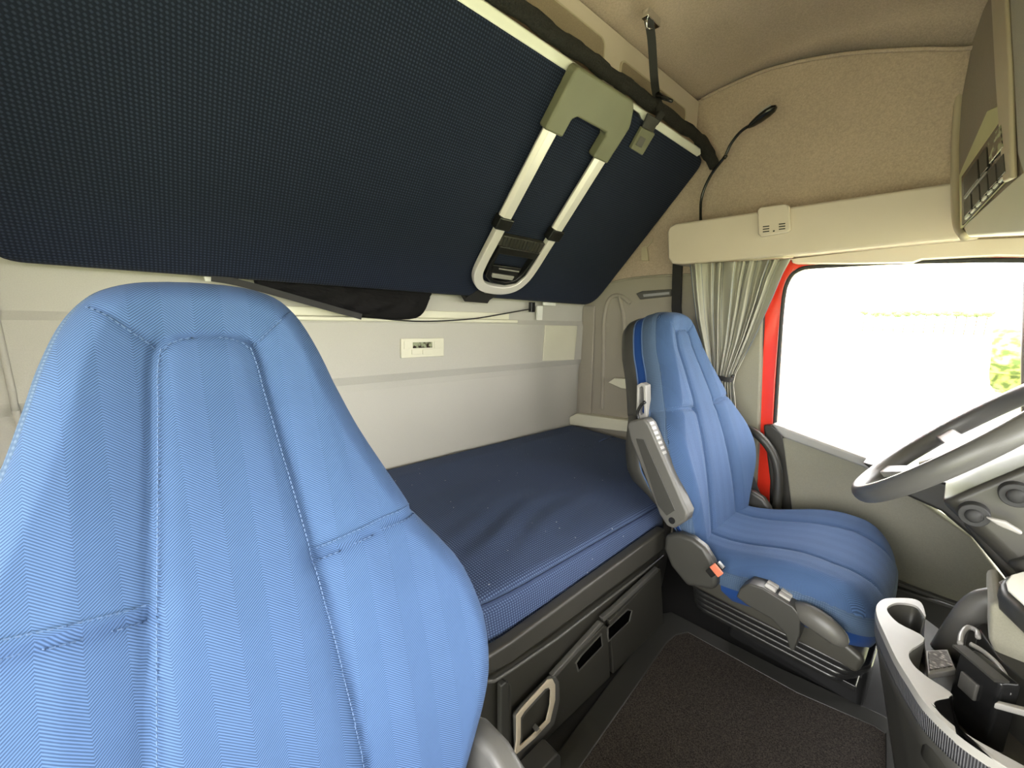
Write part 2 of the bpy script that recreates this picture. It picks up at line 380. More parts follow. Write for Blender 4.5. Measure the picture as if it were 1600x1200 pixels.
# ------------------------------------------------------------------ lower bunk
def bunk_cabinet():
    t = thing('bunk_cabinet', 'long black plastic storage cabinet with doors under the lower bunk', 'cabinet', (.4, .1, FZ))
    # body: front leans back towards the floor
    top_z = .588
    g = G()
    F = [(.815, -.30), (.815, .60)]
    fb = [(on(860, 1190, 2, FZ).x, on(860, 1190, 2, FZ).y), (.715, .81)]
    vs = [(.03, -.95, FZ), (.03, YW-.01, FZ), (.03, YW-.01, top_z), (.03, -.95, top_z),
          (.60, YW-.01, FZ), (.60, YW-.01, top_z), (.80, .575, FZ), (.80, .575, top_z), (.80, -.30, FZ), (.80, -.30, top_z), (.62, -.62, FZ), (.62, -.62, top_z), (.60, -.95, FZ), (.60, -.95, top_z)]
    fs = [[0, 1, 4, 6, 8, 10, 12], [3, 13, 11, 9, 7, 5, 2], [0, 3, 2, 1], [1, 2, 5, 4], [4, 5, 7, 6], [6, 7, 9, 8], [8, 9, 11, 10], [10, 11, 13, 12], [12, 13, 3, 0]]
    mesh('body', vs, fs, M['black'], t)
    # front plane through three points
    A = Vector((.80, -.30, top_z)); B = Vector((.80, .575, top_z)); Cc = Vector((.80, .575, FZ)); 
    n = (B-A).cross(Cc-A).normalized()
    if n.x < 0: n = -n
    def fp(px, py, off=0.0): return onp(px, py, A+n*off, n)
    # ledge with a lip that carries the mattress
    g = G()
    g.slab([on(*p, 0, .860) for p in ((742, 1040), (800, 1003), (870, 952), (1040, 826), (1041, 856), (1005, 884), (870, 985), (800, 1037), (776, 1050), (735, 1056))], (-.03, 0, 0))
    g.obj('ledge', M['black'], t, bevel=.007, seg=3)
    g = G().tube([fp(*p, .028) for p in ((735, 1066), (772, 1064), (800, 1046), (870, 998), (1006, 893), (1036, 868))], .004, 8)
    g.obj('ledge_bead', M['grey'], t, smooth=True)
    # doors
    def door_(pts, hole, nm='door'):
        dp_ = [fp(*p, .002) for p in pts]
        for p in dp_: p.z = max(p.z, FZ+.003)
        d = G().slab(dp_, n*.016).obj(nm, M['black'], t, bevel=.004, seg=2)
        if hole:
            c0 = sum((fp(*p, .0185) for p in hole), Vector())/len(hole)
            ho = [fp(*p, .0185) for p in hole]; hi = [p+(c0-p).normalized()*.004 for p in ho]
            sl = G().slab(hi, n*.001).obj('handle_slot', M['slot'], d); ring(G(), ho, hi, n*.004).obj('slot_edge_highlight', M['grey'], sl)  # flat black face for the slot's dark depth, grey ring for its edge highlight
        return d
    door_(((862, 1048), (938, 972), (943, 975), (941, 1130), (868, 1240), (800, 1300), (800, 1110)), ((898, 1036), (906, 1024), (939, 989), (941, 1008), (902, 1049)))
    door_(((946, 966), (1020, 892), (1026, 886), (1024, 1040), (945, 1130)), ((948, 994), (948, 981), (980, 951), (987, 953), (983, 970), (949, 1002)))
    g = G().slab([fp(*p, .004) for p in ((955, 950), (962, 938), (1008, 896), (1020, 890), (1019, 902), (1008, 912), (962, 956))], n*.012)
    g.obj('recess_lip', M['charcoal'], t, bevel=.004)
    for a in (((935, 962), (952, 948), (1022, 884), (1023, 890), (953, 955), (938, 968)), ((856, 1052), (933, 968), (938, 970), (862, 1054))):
        G().slab([fp(*p, .012) for p in a], n*.014).obj('door_top_edge', M['grey'], t, bevel=.003)
    g = G().slab([fp(*p, .008) for p in ((776, 1065), (784, 1058), (788, 1062), (790, 1230), (776, 1230))], n*.016).slab([fp(*p, .008) for p in ((790, 1060), (796, 1068), (797, 1180), (792, 1180))], n*.008)
    g.obj('corner_post', M['charcoal'], t, bevel=.004)
    # latch frame
    o_ = ((800, 1115), (812, 1100), (856, 1055), (864, 1054), (870, 1062), (871, 1090), (862, 1128), (838, 1155), (806, 1185), (798, 1192), (802, 1165))
    i_ = ((812, 1120), (818, 1110), (850, 1075), (856, 1073), (859, 1078), (858, 1100), (852, 1125), (832, 1146), (812, 1164), (810, 1164), (812, 1150))
    lf = ring(G(), [fp(*p, .018) for p in o_], [fp(*p, .018) for p in i_], n*.010).obj('latch_frame', M['grey'], t, bevel=.003)
    ro = ((806, 1117), (815, 1105), (855, 1061), (862, 1060), (866, 1068), (866, 1092), (858, 1126), (834, 1152), (806, 1176), (803, 1176), (806, 1155))
    ring(G(), [fp(*p, .028) for p in ro], [fp(*p, .028) for p in i_], n*.004).obj('latch_rim', M['creamd'], lf, bevel=.001)
    G().slab([fp(*p, .02) for p in ((832, 1136), (836, 1130), (840, 1136), (834, 1142))], n*.012).obj('latch_tongue', M['grey'], lf)
    for a in ((1002, 873), (1013, 868)):
        G().slab([fp(a[0]-4, a[1]+2, .03), fp(a[0]+4, a[1]-5, .03), fp(a[0]+4, a[1]-2, .03), fp(a[0]-4, a[1]+5, .03)], n*.004).obj('clip', M['lgrey'], t)
    return t
bunk_cabinet()

def mattress():
    t = thing('mattress', 'navy dotted mattress lying on the lower bunk behind the two seats', 'mattress', (.4, .1, .60))
    # outline (x, y), z top .72
    out = [(.012, -.97), (.012, 1.042), (.60, 1.042), (.625, 1.00), (.64, .80), (.68, .68), (.78, .60), (.805, .575), (.820, .54), (.824, .44), (.824, -.14), (.818, -.22), (.800, -.30), (.735, -.36), (.68, -.40), (.655, -.48), (.65, -.6), (.65, -.97)]
    P2 = []
    for k in range(len(out)):
        a = Vector(out[k]); b = Vector(out[(k+1) % len(out)]); L = (b-a).length; n_ = max(1, int(L/.03))
        for i in range(n_): P2.append(a+(b-a)*(i/n_))
    # smooth corners
    for _ in range(2): P2 = [(P2[i-1]+P2[i]*2+P2[(i+1) % len(P2)])/4 for i in range(len(P2))]
    cx = Vector((.40, .05)); n_ = len(P2)
    def inward(p, d):
        q = Vector(p); q.x = q.x+(d if p.x < .3 else -d) if True else 0
        yy = q.y; 
        if yy > .55: q.y -= d
        elif yy < -.9: q.y += d
        return q
    # rings from bottom to top with rounded edge, then top fill by rings scaled to the spine
    rings = []; 
    prof = [(0, .590), (-.004, .60), (0, .63), (.002, .69), (.004, .706), (.010, .717), (.020, .722)]
    for d, z in prof: rings.append([(inward(p, d), z) for p in P2])
    spine = lambda p: Vector((.34, min(max(p.y, -.6), .75)))
    import mathutils.noise as mn
    for k in range(1, 41):
        f = k/40
        row = []
        for p in P2:
            b_ = inward(p, .020); s_ = spine(p); q = b_+(s_-b_)*f
            z = .722+.010*min(1, f*3)
            w = math.exp(-(((q.x-.62)/.10)**2+((q.y-.02)/.20)**2))
            z += .0042*w*math.sin((q.x*1.0+q.y*.30)*62+1.2*math.sin(q.y*11))
            z += .004*mn.noise(Vector((q.x*5, q.y*5, 0)))
            row.append((q, z))
        rings.append(row)
    vs = []; uv = []; 
    for ri, r in enumerate(rings):
        acc = 0
        for i, (p, z) in enumerate(r):
            vs.append((p.x, p.y, z)); acc += (p-r[i-1][0]).length if i else 0; uv.append((acc, z) if ri < 5 else (p.x, p.y))
    fs = [[a*n_+i, a*n_+(i+1) % n_, (a+1)*n_+(i+1) % n_, (a+1)*n_+i] for a in range(len(rings)-1) for i in range(n_)]
    fs += [list(range(n_))[::-1]]
    o = mesh('cover', vs, fs, M['mattress'], t, smooth=True, uvs=uv, merge=.004)
    pts = [Vector((inward(p, .006).x, inward(p, .006).y, .712)) for p in P2]
    G().tube([p+Vector((.002, 0, 0)) for p in pts]+[pts[0]], .0028, 6, cap=False).obj('piping', M['mattress'], t, smooth=True)
mattress()

# ------------------------------------------------------------------ upper bunk (stowed, tilted up)
BA = Vector((.1, 0, 1.365)); BD = Vector((.6627, 0, .7489)).normalized(); BN = Vector((BD.z, 0, -BD.x)); BY = Vector((0, 1, 0))
def bp(y, s, off=0): return BA + BY*y + BD*s + BN*off
def bpx(px, py, off=0): return onp(px, py, BA+BN*off, BN)
def upper_bunk():
    t = thing('upper_bunk', 'big navy fabric covered upper bunk tilted up under the roof', 'bunk bed', tuple(bp(0, 0)))
    out = []
    c = [(-.885, .0), (1.075, -.018), (1.075, .755), (-.885, .765)]; rad = [.05, .085, .05, .05]
    for k in range(4):
        p = Vector(c[k]); a = (Vector(c[k-1])-p).normalized(); b = (Vector(c[(k+1) % 4])-p).normalized(); r = rad[k]
        for i in range(9):
            f = i/8; q = p+a*r*(1-f)**2+b*r*f**2; out.append(q)
    # rounded-edge board : rings
    cen = Vector((.1, .38)); n_ = len(out); rings = []
    def sc_(p, d):
        q = Vector(p); v = (cen-q); return Vector((q.x+math.copysign(min(d, abs(v.x)), v.x), q.y+math.copysign(min(d, abs(v.y)), v.y)))
    for d, o_ in ((.02, -.075), (.004, -.065), (0, -.04), (0, -.018), (.004, -.006), (.014, 0), (.03, .002)): rings.append([bp(*sc_(p, d), o_) for p in out])
    vs = [v for r in rings for v in r]; uv = []
    for r in rings:
        for v in r: uv.append((v.y, (v-BA).dot(BD)))
    fs = [[a*n_+i, a*n_+(i+1) % n_, (a+1)*n_+(i+1) % n_, (a+1)*n_+i] for a in range(len(rings)-1) for i in range(n_)] + [list(range(n_))[::-1], [(len(rings)-1)*n_+i for i in range(n_)]]
    o = mesh('underside_panel', vs, fs, M['navy'], t, uvs=uv, smooth=True); 
    o.modifiers.new('w', 'WEIGHTED_NORMAL')
    G().slab([bp(-.86, .02, -.08), bp(1.05, .02, -.08), bp(1.05, .66, -.08), bp(-.86, .66, -.08)], -BN*.07).obj('bunk_mattress', M['mattress'], t, bevel=.02, seg=3)
    g = G().slab([bp(-.88, .752, -.002), bp(.23, .752, -.002), bp(.25, .762, -.002), bp(.56, .762, -.002), bp(.58, .752, -.002), bp(1.00, .748, -.002), bp(1.02, .762, -.006), bp(1.0, .775, -.01), bp(-.88, .78, -.01)], -BN*.03)
    g.obj('front_rail', M['white'], t, bevel=.005, seg=3)
    return t
UB = upper_bunk()

# rolled safety net along the bunk's front edge
pts = [bp(-.88+.06*i, .800+.002*math.sin(i*1.7), -.040+.002*math.sin(i*2.3)) for i in range(32)]
pts = [p for p in pts if p.y < .98] + [bp(1.0, .795, -.035), bp(1.03, .785, -.02), bp(1.05, .770, .02), bp(1.07, .752, .055)]
rs = [.020+.0015*math.sin(i*2.9) for i in range(len(pts))]; rs[-4:] = [.024, .024, .020, .010]
g = G().tube(cr(pts, 4), [r for r in rs for _ in range(4)][:(len(pts)-1)*4+1], 12)
tag(g.obj('safety_net', M['net'], smooth=True), 'rolled black mesh safety net along the upper bunk front edge', 'net')

# folding ladder strapped below the bunk
def ladder():
    t = thing('folding_ladder', 'aluminium and olive folding bunk ladder clipped to the navy bunk underside', 'ladder', tuple(bp(.35, .4, .02)))
    L = lambda y, s, o=0: bp(y, s, o)
    pts = [(.196, .618), (.196, .768), (.206, .778), (.455, .782), (.475, .765), (.497, .735), (.505, .72), (.505, .605), (.430, .605), (.430, .668), (.42, .680), (.285, .680), (.270, .668), (.270, .618)]
    G().slab([L(*p, .004) for p in pts], BN*.036).obj('bracket', M['olive'], t, bevel=.007, seg=3)
    for y, s0, s1 in ((.232, .335, .625), (.482, .335, .62)):
        G().slab([L(y-.024, s0, .012), L(y-.028, s0, .022), L(y-.018, s0, .036), L(y+.014, s0, .036), L(y+.024, s0, .022), L(y+.022, s0, .012)], BD*(s1-s0)).obj('rail', M['alu'], t, bevel=.002)
    # rounded end loop, same profile
    path = [(.232, .35), (.232, .27), (.232, .17), (.240, .115), (.275, .075), (.33, .060), (.40, .060), (.45, .080), (.475, .12), (.482, .18), (.482, .27), (.482, .35)]
    g = G().tube(cr([L(a, b, .024) for a, b in path], 6), .021, 10, flat=.6, up=tuple(BN)); 
    g2 = G(); cc = cr([L(a, b, .022) for a, b in path], 6)
    wd = []
    for i in range(len(cc)):
        tt = (cc[min(i+1, len(cc)-1)]-cc[max(i-1, 0)]).normalized(); wd.append(tuple(tt.cross(BN)))
    g2.ribbon(cc, wd, .018, .012); g2.obj('end_loop', M['alu'], t, bevel=.004)
    for y, s in ((.232, .325), (.482, .325)):
        G().slab([L(y-.031, s-.022, .006), L(y+.031, s-.022, .006), L(y+.031, s+.022, .006), L(y-.031, s+.022, .006)], BN*.034).obj('collar', M['blackg'], t, bevel=.006, seg=3)
    st = G().slab([L(.255, .245, .010), L(.460, .245, .010), L(.460, .285, .010), L(.255, .285, .010)], BN*.022).obj('step', M['black'], t, bevel=.003)
    g = G()
    for i in range(12): g.tube([L(.27+.0155*i, .247, .034), L(.262+.0155*i, .283, .034)], .003, 5)
    g.obj('step_tread', M['charcoal'], st)
    inn = [L(a, b, .008) for a, b in ((.262, .245), (.262, .16), (.275, .115), (.31, .092), (.38, .086), (.43, .10), (.455, .14), (.46, .245))]
    inn2 = [L(a, b, .008) for a, b in ((.275, .215), (.275, .165), (.285, .13), (.315, .108), (.38, .102), (.42, .115), (.44, .15), (.445, .215))]
    ring(G(), inn, inn2, BN*.026).obj('latch_housing', M['blackg'], t, bevel=.003)
    la = G().slab([L(.285, .108, .012), L(.425, .108, .012), L(.425, .165, .012), L(.285, .165, .012)], BN*.015).obj('latch', M['blackg'], t, bevel=.004)
    G().slab([L(.30, .115, .027), L(.405, .112, .027), L(.405, .130, .027), L(.295, .133, .027)], BN*.006).obj('latch_lever', M['lgrey'], la, bevel=.002)
    G().slab([L(.315, .152, .027), L(.415, .150, .027), L(.415, .154, .027), L(.315, .156, .027)], BN*.003).obj('latch_edge', M['lgrey'], la)
    G().slab([L(.315, .035, .010), L(.345, .035, .010), L(.345, .055, .010), L(.315, .055, .010)], BN*.015).obj('stopper', M['lgrey'], t, bevel=.004)
ladder()
g = G().slab([bpx(*p, .004) for p in ((770, 438), (800, 446), (765, 469), (728, 466))], -BN*.002)
g.slab([bpx(*p, .001) for p in ((728, 466), (765, 469), (762, 474), (726, 471))], -BN*.05)
tag(g.obj('ladder_strap', M['web']), 'short black strap from the ladder loop around the bunk edge', 'strap')

# lashing strap from the roof
def lashing():
    t = thing('bunk_strap', 'black webbing strap hanging from the roof to the upper bunk', 'strap', tuple(bp(.62, .77)))
    top = on(1013, 30, 1, .50); top = Vector(top); bot = bp(.635, .80, .0)
    G().ribbon(cr([top, on(1018, 60, 1, .53), on(1022, 120, 1, .59), on(1026, 150, 1, .638), bot], 5), (.87, .48, 0), .012, .0015).obj('webbing', M['web'], t)
    G().ribbon([bot+BN*.012, bp(.630, .77, .014), bp(.615, .73, .010)], (0, 1, 0), .016, .002).obj('strap_end', M['web'], t)
    bk = G().slab([bpx(*p, .004) for p in ((1000, 196), (1020, 206), (1000, 240), (982, 229))], BN*.014).obj('buckle', M['olive'], t, bevel=.003)
    G().slab([bpx(*p, .019) for p in ((1001, 212), (1009, 217), (1002, 231), (993, 226))], BN*.0015).obj('buckle_button', M['grey'], bk, bevel=.001)
    G().slab([bpx(*p, .012) for p in ((1011, 176), (1029, 186), (1019, 206), (1002, 197))], BN*.006).obj('tongue', M['charcoal'], t, bevel=.002)
    G().tube([on(1028, 148, 1, .63), on(1036, 152, 1, .62), on(1050, 158, 1, .61)], [.009, .007, .005], 8).obj('cam_lever', M['blackg'], t, smooth=True)
    G().box(top.x-.012, top.x+.012, top.y-.02, top.y+.05, top.z-.004, top.z+.02).obj('roof_anchor', M['chrome'], t, bevel=.003)
    p0 = on(1003, 22, 1, .64); G().tube([top+Vector((0,-.01,.01)), top+Vector((-.004,.0,-.02)), top+Vector((.004,.02,-.02)), top+Vector((0,.03,.01))], .0035, 6).obj('anchor_loop', M['chrome'], t, smooth=True)
lashing()

# ------------------------------------------------------------------ upper rear lockers
def locker():
    t = thing('upper_locker', 'beige rear storage locker under the roof with two brown fabric doors', 'locker', (.25, .1, 2.01))
    X = .535; zt = za-.012
    G().box(.02, X, -1.1, YW-.006, 2.0, zt).obj('body', M['cream'], t)
    rr = lambda y0, y1, z0, z1: [(X, *p) for p in rrect((y0+y1)/2, (z0+z1)/2, (y1-y0)/2, (z1-z0)/2, .02)]
    a = on(940, 105, 0, X); b = on(915, 45, 0, X); c_ = on(970, 95, 0, X); d = on(1070, 170, 0, X)
    G().slab(rr(-.65, a.y, 2.01, b.z+.005), (.004, 0, 0)).obj('door', M['roofd'], t)
    G().slab(rr(c_.y, d.y, 2.01, c_.z), (.004, 0, 0)).obj('door', M['roofd'], t)
    o1 = rr(c_.y-.004, d.y+.004, 2.006, c_.z+.004); i1 = rr(c_.y, d.y, 2.01, c_.z)
    ring(G(), o1, i1, (.006, 0, 0)).obj('door_frame', M['creamd'], t)
    o1 = rr(-.654, a.y+.004, 2.006, b.z+.009); i1 = rr(-.65, a.y, 2.01, b.z+.005)
    ring(G(), o1, i1, (.006, 0, 0)).obj('door_frame', M['creamd'], t)
locker()

# ------------------------------------------------------------------ seats
def seat(cy, xoff, name, label, mir=1, armrest=True):
    """mir=1: inboard side is towards -y (driver)."""
    t = thing(name, label, 'seat', (xoff+1.15, cy, FZ), group=None)
    th = math.radians(18); X0 = xoff+1.0; Z0 = .62
    vd = Vector((-math.sin(th), 0, math.cos(th))); nd = Vector((math.cos(th), 0, math.sin(th)))
    def Q(u, v, d):
        lum = .028*math.sin(math.pi*min(max(v/.62, 0), 1)) - .018*max(0, (v-.55)/.2)**2*0
        return Vector((X0, cy, Z0)) + BY*u*(mir) + vd*v + nd*(d+lum)
    # outline half width by height
    H = [(-.06, .175), (0, .19), (.06, .208), (.12, .232), (.18, .256), (.24, .270), (.29, .270), (.35, .255), (.41, .218), (.432, .203), (.445, .201), (.50, .178), (.56, .154), (.62, .136), (.66, .124), (.70, .108), (.724, .092), (.738, .074), (.747, .045), (.750, 0)]
    hv = np.array([h[0] for h in H]); hw = np.array([h[1] for h in H])
    right = [(float(a), float(b)) for b, a in H]
    pts = cr([(a, b, 0) for a, b in right], 5)
    outl = [(p.x, p.y) for p in pts] + [(-p.x, p.y) for p in pts[::-1][1:]]   # bottom right, over the top, to bottom left
    OA = np.array(outl)
    vv = np.concatenate([np.linspace(-.06, .69, 130), .69+.060*np.sin(np.linspace(0, math.pi/2, 22))[1:]])
    ow = np.interp(vv, [p.y for p in pts], [max(p.x, 0) for p in pts])
    NS = 111; s = np.sin(np.linspace(-math.pi/2, math.pi/2, NS)*.999); s = .35*s+.65*np.linspace(-1, 1, NS)
    U = ow[:, None]*s[None, :]; V = np.repeat(vv[:, None], NS, 1)
    def dist(U, V, poly):
        D = np.full(U.shape, 9.0); A = np.array(poly[:-1]); B = np.array(poly[1:])
        for a, b in zip(A, B):
            ab = b-a; L = max((ab@ab), 1e-12); tt = np.clip(((U-a[0])*ab[0]+(V-a[1])*ab[1])/L, 0, 1)
            D = np.minimum(D, np.hypot(U-(a[0]+tt*ab[0]), V-(a[1]+tt*ab[1])))
        return D
    de = dist(U, V, outl[::2]+[outl[-1]])
    R = .034; rr_ = np.clip(R-de, 0, R); D = np.sqrt(np.maximum(R*R-rr_**2, 0))-R
    pan = cr([(.104, -.06, 0), (.100, .05, 0), (.092, .20, 0), (.078, .36, 0), (.064, .50, 0), (.054, .60, 0), (.049, .65, 0), (.040, .676, 0), (.018, .684, 0), (0, .685, 0)], 4)
    panp = [(p.x, p.y) for p in pan]; panp = panp+[(-a, b) for a, b in panp[::-1][1:]]
    dp = dist(U, V, panp)
    pw = np.interp(V, [p[1] for p in panp[:37]], [p[0] for p in panp[:37]])
    inside = (np.abs(U) < pw) & (V < .685)
    D = D - .005*np.exp(-(dp/.0030)**2) - .003*np.exp(-(dp/.016)**2) + np.where(inside, .003*np.clip(dp/.02, 0, 1), .009*np.clip(dp/.05, 0, 1))
    seams = []
    for sg in (1, -1):
        seams += [[(sg*.073, .420), (sg*.15, .432), (sg*.225, .437)], [(sg*.044, .672), (sg*.098, .722)]]
    for k, q in enumerate(seams):
        ds = dist(U, V, q)
        if k % 2 == 0: D = D - .007*np.exp(-(ds/.0035)**2) - .006*np.exp(-(ds/.014)**2)
        else: D = D - .003*np.exp(-(ds/.003)**2)
    # side bolsters rise towards the sitter at hip height
    bol = np.clip((np.abs(U)-pw)/.16, 0, 1); D = D + .030*bol**1.5*np.exp(-((V-.18)/.17)**2)
    D = np.where(de < .03, (np.sqrt(np.maximum(R*R-rr_**2, 0))-R + .030*bol**1.5*np.exp(-((V-.18)/.17)**2))*(1-de/.03)+D*de/.03, D)
    nv = len(vv); vs = [Q(U[i, j], V[i, j], D[i, j]) for i in range(nv) for j in range(NS)]
    uv = [(U[i, j]+.5*.034, V[i, j]) for i in range(nv) for j in range(NS)]
    fs = [[i*NS+j, i*NS+j+1, (i+1)*NS+j+1, (i+1)*NS+j] for i in range(nv-1) for j in range(NS-1)]
    br = mesh('backrest', vs, fs, M['blue'], t, smooth=True, uvs=uv)
    def Dat(u, v):
        i = min(max(int(np.searchsorted(vv, v)), 0), nv-1); j = int(np.argmin(np.abs(U[i]-u))); return float(D[i, j])
    g = G()
    def stitch(path, step=.0055, ln=.0035):
        pp_ = [Vector((a, b, 0)) for a, b in path]; acc = 0
        for a, b in zip(pp_[:-1], pp_[1:]):
            L_ = (b-a).length; k0 = acc
            while k0 < L_:
                p = a.lerp(b, k0/L_); q = p+(b-a)/L_*ln
                if p.y > -.04 and abs(p.x) < np.interp(p.y, hv, hw)-.004: g.tube([Q(p.x, p.y, Dat(p.x, p.y)+.0022), Q(q.x, q.y, Dat(q.x, q.y)+.0026)], .0007, 4, cap=False)
                k0 += step
            acc = k0-L_
    stitch([(a*1.0-math.copysign(.006, a) if abs(a) > .01 else a, b-(.006 if b > .67 else 0)) for a, b in panp])
    for k, q in enumerate(seams):
        if k % 2 == 0: stitch([(a, b-.007) for a, b in q]); stitch([(a, b+.007) for a, b in q])
        else: stitch([(a, b-.003) for a, b in q])
    g.obj('stitching', M['seam'], t)
    # edge band : side rings along the outline
    pwf = lambda b: float(np.interp(b, [p[1] for p in panp[:37]], [p[0] for p in panp[:37]]))
    edge_b = np.array([.030*min(1, max(0, (abs(a)-pwf(b))/.16))**1.5*math.exp(-((b-.18)/.17)**2) for a, b in outl])
    # outward normals
    nn = []
    for i in range(len(outl)):
        a = Vector(outl[max(i-1, 0)]); b = Vector(outl[min(i+1, len(outl)-1)]); d = (b-a).normalized(); nn.append(Vector((d.y, -d.x)))
    def strip(prof, mat, nm, par=t, i0=0, i1=None):
        i1 = len(outl) if i1 is None else i1; vs = []; uv = []
        for i in range(i0, i1):
            for k, (o_, d) in enumerate(prof):
                k2 = min(1, max(0, (outl[i][1]-.06)/.22)); d = d*(.42+.58*k2)
                dd = d + (edge_b[i]*(1-k/(len(prof))) if True else 0)
                vs.append(Q(outl[i][0]+nn[i].x*o_, outl[i][1]+nn[i].y*o_, dd)); uv.append((d, i*.01))
        m_ = len(prof); fs = [[a*m_+k, a*m_+k+1, (a+1)*m_+k+1, (a+1)*m_+k] for a in range(i1-i0-1) for k in range(m_-1)]
        return mesh(nm, vs, fs, mat, par, smooth=True, uvs=uv)
    strip([(-.003, -.031), (.000, -.034), (.004, -.039), (.007, -.052), (.007, -.076), (.004, -.082)], M['mesh_blue'], 'side_panel')
    strip([(.003, -.082), (.004, -.098), (.0, -.114)], M['royal'], 'side_band')
    # piping
    for o_, d in ((.005, -.081), (.002, -.114)):
        G().tube([Q(outl[i][0]+nn[i].x*o_, outl[i][1]+nn[i].y*o_, d*(.42+.58*min(1, max(0, (outl[i][1]-.06)/.22)))+edge_b[i]*(.2 if d > -.09 else .0)) for i in range(0, len(outl), 2)], .0025, 6).obj('piping', M['seam'], t, smooth=True)
    # stitching along the front edge
    # black back shell
    shell = [( .002, -.110), (.006, -.118), (.004, -.142), (-.010, -.166), (-.045, -.180)]
    vs = []; 
    for i in range(len(outl)):
        kk = min(1, max(0, (outl[i][1]-.12)/.12)); k2 = .42+.58*min(1, max(0, (outl[i][1]-.06)/.22))
        for o_, d in shell: d = -.112*k2+(d+.110)*kk; vs.append(Q(outl[i][0]+nn[i].x*o_, outl[i][1]+nn[i].y*o_, d))
        vs.append(Q(0, min(outl[i][1], .6), -.112*k2-.075*kk))
    m_ = len(shell)+1; fs = [[a*m_+k, a*m_+k+1, (a+1)*m_+k+1, (a+1)*m_+k] for a in range(len(outl)-1) for k in range(m_-1)]
    fs.append([k for k in range(m_)] + [(len(outl)-1)*m_+k for k in range(m_)][::-1])
    mesh('back_shell', vs, fs, M['grey'] if False else M['charcoal'], t, smooth=True)
    # ---- cushion
    LX = .47; cz = lambda l:   .668+.052*(1-math.cos(min(l/.26, 1)*math.pi))/2 - .035*max(0, (l-.28)/.10)**2
    CW = [(-.06, .20), (.0, .215), (.08, .235), (.15, .25), (.22, .257), (.29, .255), (.33, .24), (.36, .205), (.377, .16), (.384, .10), (.387, 0)]
    cp = cr([(a, b, 0) for b, a in CW], 5); co = [(p.x, p.y) for p in cp]+[(-p.x, p.y) for p in cp[::-1][1:]]
    ll = np.concatenate([np.linspace(-.06, .32, 60), .32+.067*np.sin(np.linspace(0, math.pi/2, 24))[1:]])
    ow = np.interp(ll, [p.y for p in cp], [max(p.x, 0) for p in cp]); U = ow[:, None]*s[None, :]; V = np.repeat(ll[:, None], NS, 1)
    de = dist(U, V, co[::2]+[co[-1]]); R = .045; q_ = np.clip(R-de, 0, R); D = np.sqrt(np.maximum(R*R-q_**2, 0))-R
    for sg in (1, -1):
        ds = dist(U, V, [(sg*.105, -.06), (sg*.115, .2), (sg*.125, .28), (sg*.105, .37)])
        D = D - .006*np.exp(-(ds/.004)**2) - .004*np.exp(-(ds/.02)**2)
    D = D + .008*np.clip((np.abs(U)-.11)/.08, 0, 1)*np.clip(1.1-np.abs(V-.22)/.25, 0, 1)
    D = np.where(de < .04, (np.sqrt(np.maximum(R*R-q_**2, 0))-R)*(1-de/.04)+D*de/.04, D)
    CX = X0+.012
    C_ = lambda u, l, z: Vector((CX+l, cy+u*mir, z))
    Z = np.vectorize(cz)(V)+D
    vs = [C_(U[i, j], V[i, j], Z[i, j]) for i in range(len(ll)) for j in range(NS)]; uv = [(U[i, j], V[i, j]) for i in range(len(ll)) for j in range(NS)]
    fs = [[i*NS+j, i*NS+j+1, (i+1)*NS+j+1, (i+1)*NS+j] for i in range(len(ll)-1) for j in range(NS-1)]
    mesh('seat_cushion', vs, fs, M['blue'], t, smooth=True, uvs=uv)
    def cstrip(prof, mat, nm):
        vs = []; uv = []
        for i, (a, b) in enumerate(co):
            p = Vector(co[max(i-1, 0)]); q = Vector(co[min(i+1, len(co)-1)]); d = (q-p).normalized(); nx, ny_ = d.y, -d.x
            for o_, z in prof: vs.append(C_(a+nx*o_, b+ny_*o_, cz(b)+z)); uv.append((i*.012, z))
        m_ = len(prof); fs = [[a*m_+k, a*m_+k+1, (a+1)*m_+k+1, (a+1)*m_+k] for a in range(len(co)-1) for k in range(m_-1)]
        return mesh(nm, vs, fs, mat, t, smooth=True, uvs=uv)
    cstrip([(-.004, -.040), (.002, -.046), (.006, -.054), (.007, -.070), (.004, -.085)], M['mesh_blue'], 'cushion_side')
    cstrip([(.004, -.083), (.003, -.10), (-.004, -.122), (-.03, -.126)], M['royal'], 'cushion_band')
    # ---- understructure
    zb0 = .44
    sv = -1    # inboard in local u
    def C2(u, x, z): return Vector((X0+x, cy+u*mir, z))
    g = G().slab([C2(-.235, -.05, .60), C2(-.235, .00, .545), C2(-.235, .375, .53), C2(-.235, .385, .575), C2(-.235, .33, .60), C2(-.235, .13, .595), C2(-.235, .06, .62)], BY*.45*mir)
    g.obj('seat_pan', M['black'], t, bevel=.012, seg=3)
    # bellows: stacked rounded frames
    g = G()
    for k in range(4):
        z = .545-.022*k; e = .010*k
        g.slab([C2(p[1], p[0], z-.017) for p in rrect(.19-e*.5, 0, .205-e*.5, .235-e, .05)], (0, 0, .0165))
    g.obj('bellows', M['blackg'], t, bevel=.006, seg=3)
    base = G().slab([C2(p[1], p[0], FZ+.005) for p in rrect(.20, .15, .185, .075, .02, 2)], (0, 0, .20)).obj('seat_base', M['blackg'], t, bevel=.006)
    g = G()
    for i in range(3): g.slab([C2(.073, .03+i*.12, .44), C2(.073, .13+i*.12, .44), C2(.073, .13+i*.12, .32), C2(.073, .03+i*.12, .32)], BY*(-.004)*mir)
    g.obj('base_plate', M['rubber'], base, bevel=.003)
    G().slab([C2(-.19, .03, .455), C2(-.19, .375, .455), C2(-.19, .375, .472), C2(-.19, .03, .472)], BY*.38*mir).obj('slide_rail', M['blackg'], t, bevel=.003)
